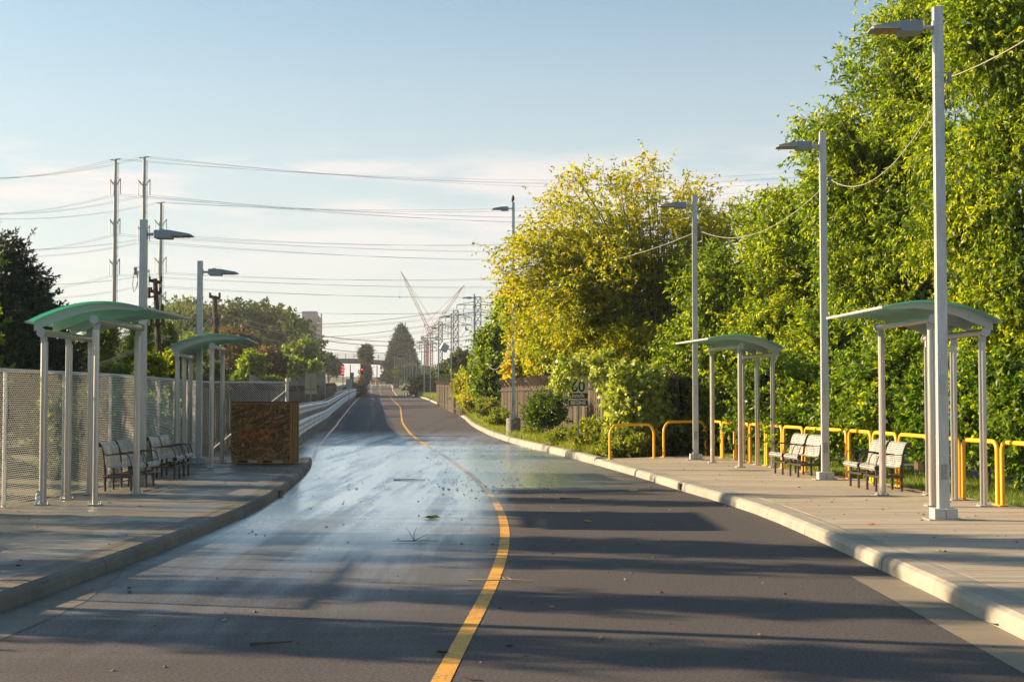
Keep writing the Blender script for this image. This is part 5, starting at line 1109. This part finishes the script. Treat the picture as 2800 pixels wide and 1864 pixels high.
# traffic signals at the junction
ts = thing('traffic_signal', (0, 0, 0), 'traffic signal mast arm with two amber signal heads over the far junction', 'traffic light'); d = 545; M_AMB = simple('amber_housing', (.75, .27, .02), .5); M_DK = simple('dark_lens', (.03, .03, .03), .3)
p0 = at(1082, 1050, d); p1 = at(1081, 1013, d); p2 = at(1044, 1001, d)
m_ = MB(); m_.tube([(p1.x, d, p0.z-1), (p1.x, d, p1.z+1.5)], .14, 8); m_.build('pole', M_GALV, ts, True)
m_ = MB(); m_.tube([p1, at(1062, 1006, d), p2], [.10, .08, .06], 6); m_.build('mast_arm', M_GALV, ts, True)
for px in (1042, 1061.5):
    c = at(px, 1005, d); m_ = MB(); m_.box((c.x, d-.3, c.z), (.85, .3, 1.55), bev=.08); h_ = m_.build('signal_head', M_AMB, ts)
    for z in (-.48, 0, .48): m_ = MB(); m_.tube([(c.x, d-.46, c.z+z), (c.x, d-.5, c.z+z)], .17, 10); m_.build('lens', M_DK, h_)
# rail signals
def glow(n):
    e = node(n, 'ShaderNodeEmission'); e.inputs[0].default_value = (1, .03, .04, 1); e.inputs[1].default_value = 2.6; return e.outputs[0]
M_RED = mat('red_signal_light', glow)
rs = thing('rail_signal', (0, 0, 0), 'rail signal mast showing three red lights before the bushes', 'rail signal'); d = 330; c = at(938, 1012, d)
m_ = MB(); m_.tube([(c.x, d, 1), (c.x, d, c.z+1.4)], .09, 6); m_.box((c.x, d-.1, c.z), (.55, .15, 2.6)); m_.build('mast', M_CREO, rs)
for py in (1003.5, 1011.5, 1020): q = at(937.5, py, d-.3); m_ = MB(); m_.tube([(q.x, d-.2, q.z), (q.x, d-.34, q.z)], .2, 10); m_.build('red_light', M_RED, rs)
rs2 = thing('rail_signal', (0, 0, 0), 'rail signal mast with one red light beside the brown tree', 'rail signal'); d = 290; c = at(990, 1010, d)
m_ = MB(); m_.tube([(c.x, d, 1), (c.x, d, c.z+1.)], .08, 6); m_.box((c.x, d-.1, c.z), (.4, .15, 1.8)); m_.build('mast', M_CREO, rs2); m_ = MB(); m_.tube([(c.x, d-.2, c.z), (c.x, d-.3, c.z)], .12, 10); m_.build('red_light', M_RED, rs2)
# railway
RTK = [(60, -16), (110, -20.5), (160, -24.5), (210, -27.5), (260, -30.5), (320, -35.5), (390, -44), (480, -60)]
rk = smooth_tab(RTK, sig=4); rst = list(np.arange(62, 470, 8.))
def zk_(d): return zr(min(d, 340)) + .25 + max(0, d-150)*.012
V = []; Fc = []
for d in rst: V += [(rk(d)-3.8, d, zk_(d)-.5), (rk(d)-2.8, d, zk_(d)), (rk(d)+2.8, d, zk_(d)), (rk(d)+3.8, d, zk_(d)-.5)]
for i in range(len(rst)-1):
    for j in range(3): Fc.append((i*4+j, i*4+j+1, i*4+j+5, i*4+j+4))
tag(MB().add(V, Fc).build('track_bed', M_GRAVEL), kind='structure', label='stone ballast bed of the railway')
rt = thing('railway_track', (0, 0, 0), 'pair of railway tracks curving under the footbridge', 'railway')
for o in (-2.2, -.8, .8, 2.2): m_ = MB(); m_.tube([(rk(d)+o, d, zk_(d)+.12) for d in rst], .07, 4, False); m_.build('rail', M_GALVD, rt)
# concrete retaining wall and pillar
cwl = thing('retaining_wall', (0, 0, 0), 'grey concrete retaining wall with a square end pillar beyond the fences', 'wall')
for (pa, ya, pb, yb, d) in ((694, 1028, 730, 1050, 105), (730, 1050, 775, 1052, 105.5), (775, 1048, 812, 1040, 108), (812, 1036, 850, 1030, 112), (850, 1030, 890, 1026, 130)):
    A, B = at(pa, ya, d), at(pb, yb, d); m_ = MB(); m_.prism([(A.x, A.z), (B.x-.03, B.z), (B.x-.03, 0), (A.x, 0)][::-1], 1, d, d+.4); m_.build('panel', M_CONC, cwl)
A, B = at(683, 1025, 104), at(693.5, 1060, 104); m_ = MB(); m_.box(((A.x+B.x)/2, 104, A.z/2), (B.x-A.x, .4, A.z)); m_.build('pillar', M_KERB, cwl)
for px, py, w, lab in ((884, 1015, 12, 'grey graffitied bridge abutment block beyond the tracks'), (963, 1018, 8, 'grey concrete pier beside the tracks')):
    A = at(px, py, 300); m_ = MB(); m_.box((A.x, 300, A.z/2), (w*300/F, 1, A.z), bev=.05); tag(m_.build('concrete_pier', M_CONC), lab, 'pier')
# barricades and parked vehicles at the junction
for k, (px, lab) in enumerate(((1030, 'yellow construction barricade on the far road'), )):
    p = at(px, 1046, 540); t = thing('barricade', (p.x, 540, zr(540)), lab, 'barricade'); m_ = MB()
    for z in (.55, 1.1, 1.6): m_.box((0, 0, z), (4., .1, .35))
    m_.build('panel', simple('barricade_yellow', (.7, .42, .03), .6), t)
    m_ = MB(); [m_.box((x, 0, .8), (.12, .5, 1.7)) for x in (-1.8, 1.8)]; m_.build('stand', M_CREO, t)
p = at(1027.5, 1045, 534); m_ = MB(); m_.tube([(p.x, 534, zr(534)), (p.x, 534, zr(534)+.1), (p.x, 534, zr(534)+1.3)], [.45, .3, .08], 10); tag(m_.build('traffic_barrel', simple('orange_plastic', (.8, .12, .03), .5), None, True), 'orange traffic barrel before the far barricade', 'barrel')
for k, (px, lab, c) in enumerate(((1022, 'dark parked car at the far junction, left of the barricade', (.05, .055, .06)), (1038, 'dark parked car at the far junction, right of the barricade', (.03, .03, .03)))):
    p = at(px, 1047, 552); t = thing('parked_car', (p.x, 552, zr(552)), lab, 'car')
    m_ = MB(); m_.prism([(-.9, .3), (.9, .3), (.92, .85), (.7, .95), (.6, 1.45), (-.6, 1.45), (-.7, .95), (-.92, .85)], 1, -2.1, 2.1); m_.build('body', simple('car_paint_%d' % k, c, .3), t)
    m_ = MB(); m_.box((0, -2.11, 1.18), (1.1, .02, .4)); m_.build('rear_window', M_WIN, t)
    for x in (-.75, .75): m_ = MB(); m_.tube([(x-.1, -1.4, .32), (x+.1, -1.4, .32)], .32, 12); m_.build('wheel', M_PLAST, t)
ns = at(1091, 958, 480); bl = thing('highway_sign', (0, 0, 0), 'large grey sign board high on a post before the conical spruce', 'sign'); m_ = MB(); m_.box((at(1083, 977, 478).x, 478, at(1083, 977, 478).z), (2.0, .1, 3.0)); m_.build('board', simple('grey_sign_board', (.16, .19, .20), .5), bl)
m_ = MB(); m_.tube([(at(1075, 965, 478).x, 478, 3), (at(1075, 965, 478).x, 478, at(1075, 965, 478).z)], .16, 8); m_.build('post', M_GALV, bl, True)

# ---------------------------------------------------------------- litter on the ground
M_TWIG = simple('twig_bark', (.09, .06, .04), .9); M_TWIGP = simple('pale_twig', (.35, .25, .15), .9)
def twig(px, py, z, segs, label, m=M_TWIG, r=.006):
    g = gr(px, py, z); t = thing('twig', (g.x, g.y, z+.008), label, 'twig'); mb = MB()
    for pts, rr in segs: mb.tube([(a, b, c) for a, b, c in pts], [rr*(1-.6*i/(len(pts)-1)) for i in range(len(pts))], 5)
    mb.build('stem', m, t); return t
twig(1132, 1482, 0, [([(0, 0, .01), (.0, 0, .09), (.03, 0, .17)], .006), ([(0, 0, .01), (-.05, .02, .1), (-.09, .02, .16)], .004), ([(0, 0, .01), (.08, 0, .05), (.17, .02, .09)], .005), ([(0, 0, .01), (-.14, -.02, .012), (-.26, 0, .01)], .006), ([(0, 0, .01), (.14, -.02, .015), (.28, 0, .008)], .006)], 'dark forked twig standing up in the wet lane')
twig(1367, 1590, .004, [([(-.30, .02, .006), (-.1, 0, .008), (.12, .0, .012), (.32, -.03, .006)], .010), ([(.05, 0, .01), (.02, .05, .04)], .005), ([(.12, 0, .01), (.06, .08, .03)], .004)], 'long brown stick lying across the yellow line', M_TWIGP)
twig(1120, 1313, 0, [([(-.33, 0, .006), (0, .03, .01), (.33, 0, .006)], .014)], 'black stick lying in the wet lane')
twig(770, 1764, 0, [([(-.22, 0, .004), (-.05, .0, .012), (.08, .01, .02)], .012)], 'short dark twig in the shaded lane near the picture bottom')
twig(1560, 1365, 0, [([(-.18, 0, .012), (.18, 0, .012)], .016)], 'short square stick in the sunlit lane')
M_BRKP = simple('bark_piece', (.07, .035, .02), .9); 
def chip(px, py, z, s, label, m, cat='bark', nm='bark_piece'):
    g = gr(px, py, z); rr = random.Random(int(px*7+py)); mb = MB(); n = 7; top = [(s*math.cos(2*math.pi*k/n)*rr.uniform(.6, 1.2), s*.5*math.sin(2*math.pi*k/n)*rr.uniform(.6, 1.2), s*rr.uniform(.12, .4)) for k in range(n)]
    mb.add([(0, 0, .0)] + top + [(0, 0, s*.28)], [(0, 1+(k+1) % n, 1+k) for k in range(n)] + [(n+1, 1+k, 1+(k+1) % n) for k in range(n)]); o = mb.build(nm, m); o.location = (g.x, g.y, z+.002); tag(o, label, cat)
chip(1210, 1785, .004, .055, 'dark bark piece on the yellow line near the picture bottom', M_BRKP); chip(1393, 1767, 0, .045, 'lone dark bark piece right of the yellow line', M_BRKP)
chip(1288, 1858, 0, .05, 'bark piece at the bottom edge of the picture', M_BRKP); chip(1603, 1427, 0, .07, 'yellow leaf in the shelter roof shadow', simple('yellow_leaf', (.6, .32, .02), .6), 'leaf', 'fallen_leaf')
chip(1732, 1343, 0, .09, 'bright green leaf scrap in the sunlit lane', simple('green_leaf_scrap', (.2, .34, .02), .6), 'leaf', 'fallen_leaf'); chip(2380, 1435, .152, .06, 'orange leaf on the sunlit platform', simple('orange_leaf', (.5, .14, .02), .6), 'leaf', 'fallen_leaf')
chip(1177, 1418, 0, .14, 'small tuft of torn grass in the wet lane', simple('grass_tuft', (.10, .16, .02), .8), 'tuft', 'grass_tuft')
chip(2347, 1524, 0, .045, 'rounded brown stone against the sunlit kerb', simple('brown_stone', (.2, .13, .08), .9), 'stone', 'stone'); chip(2725, 1710, .01, .05, 'dark stone in the gutter near the picture corner', simple('dark_stone', (.08, .06, .05), .9), 'stone', 'stone')
def litter(name, label, n, fn, m, s, seed):
    R = np.random.default_rng(seed); B = fn(R, n); a = R.random(n)*6.283; sz = s*(.35+1.3*R.random(n)**2.5); el = .3+.7*R.random(n)
    ux = np.stack([np.cos(a), np.sin(a), 0*a], 1)*sz[:, None]; uy = np.stack([-np.sin(a), np.cos(a), 0*a], 1)*(sz*el*.6)[:, None]; up_ = np.array([0, 0, 1.])*(sz*.55)[:, None]
    V = np.stack([B-ux, B+uy, B+ux, B-uy, B+up_], 1).reshape(-1, 3); i = np.arange(n)[:, None]*5
    Fq = np.concatenate([i+np.array([[0, 3, 4]]), i+np.array([[3, 2, 4]]), i+np.array([[2, 1, 4]]), i+np.array([[1, 0, 4]])]); o = arr_mesh(name, V, Fq, m, None, np.repeat(R.random(n), 5)); tag(o, kind='stuff', label=label)
def on_road(R, n):
    d = 9+45*R.random(n)**1.1; q = R.random(n) < .35; d = np.where(q, 26+3.2*R.normal(size=n)*.45+1.2, d); u = R.random(n); u = np.where(q, .38+.35*R.random(n), u)
    return np.stack([np.array([xl(v)+.1+(xr(v)-xl(v)-.2)*w for v, w in zip(d, u)]), d, np.full(n, .004)], 1)
def on_plat(R, n):
    d = 13+24*R.random(n); rt_ = R.random(n) < .6; u = R.random(n)
    return np.stack([np.array([(xr(v)+.3+(rb(v)-xr(v)-.35)*w) if q else (fx(v)+(xl(v)-fx(v)-.35)*w) for v, w, q in zip(d, u, rt_)]), d, np.full(n, .153)], 1)
M_LIT = leafmat('litter', [(0, (.03, .022, .018)), (.55, (.12, .07, .04)), (.9, (.40, .30, .18)), (1, (.45, .2, .03))], (1, 1, 1), .0, .8)
litter('road_debris', 'scattered bark chips, grit and leaf bits on the road', 750, on_road, M_LIT, .022, 9)
litter('platform_debris', 'scattered leaf bits and grit on the platforms', 480, on_plat, M_LIT, .020, 10)
# bird on the roadside lamp
bp = at(1404, 553, 58); bd = thing('bird', (bp.x-.02, 58, bp.z), 'small dark bird perched on top of the roadside lamp', 'bird')
m_ = MB(); m_.tube([(-.02, 0, .0), (-.015, 0, .06), (0, 0, .14), (.01, 0, .2), (.005, 0, .25), (-.03, 0, .28)], [.012, .05, .065, .05, .04, .01], 10); m_.build('body', M_CREO, bd, True)

# ---------------------------------------------------------------- haze
hb = MB(); hb.box((0, 1100, 47), (3560, 2960, 104)); hz_o = hb.build('haze', None) if False else None
me = bpy.data.meshes.new('haze'); q = MB().box((-150, 1150, 45), (3380, 2440, 100)); me.from_pydata(q.v, [], q.f); me.update(); ho = link('haze', me)
hm = bpy.data.materials.new('haze_air'); hm.use_nodes = True; n = hm.node_tree; n.nodes.clear(); out = n.nodes.new('ShaderNodeOutputMaterial'); pv = n.nodes.new('ShaderNodeVolumePrincipled')
pv.inputs['Color'].default_value = (.86, .92, 1, 1); pv.inputs['Density'].default_value = .00022; pv.inputs['Anisotropy'].default_value = .25; n.links.new(pv.outputs[0], out.inputs['Volume']); me.materials.append(hm)
tag(ho, kind='stuff', label='thin morning haze over the whole place')
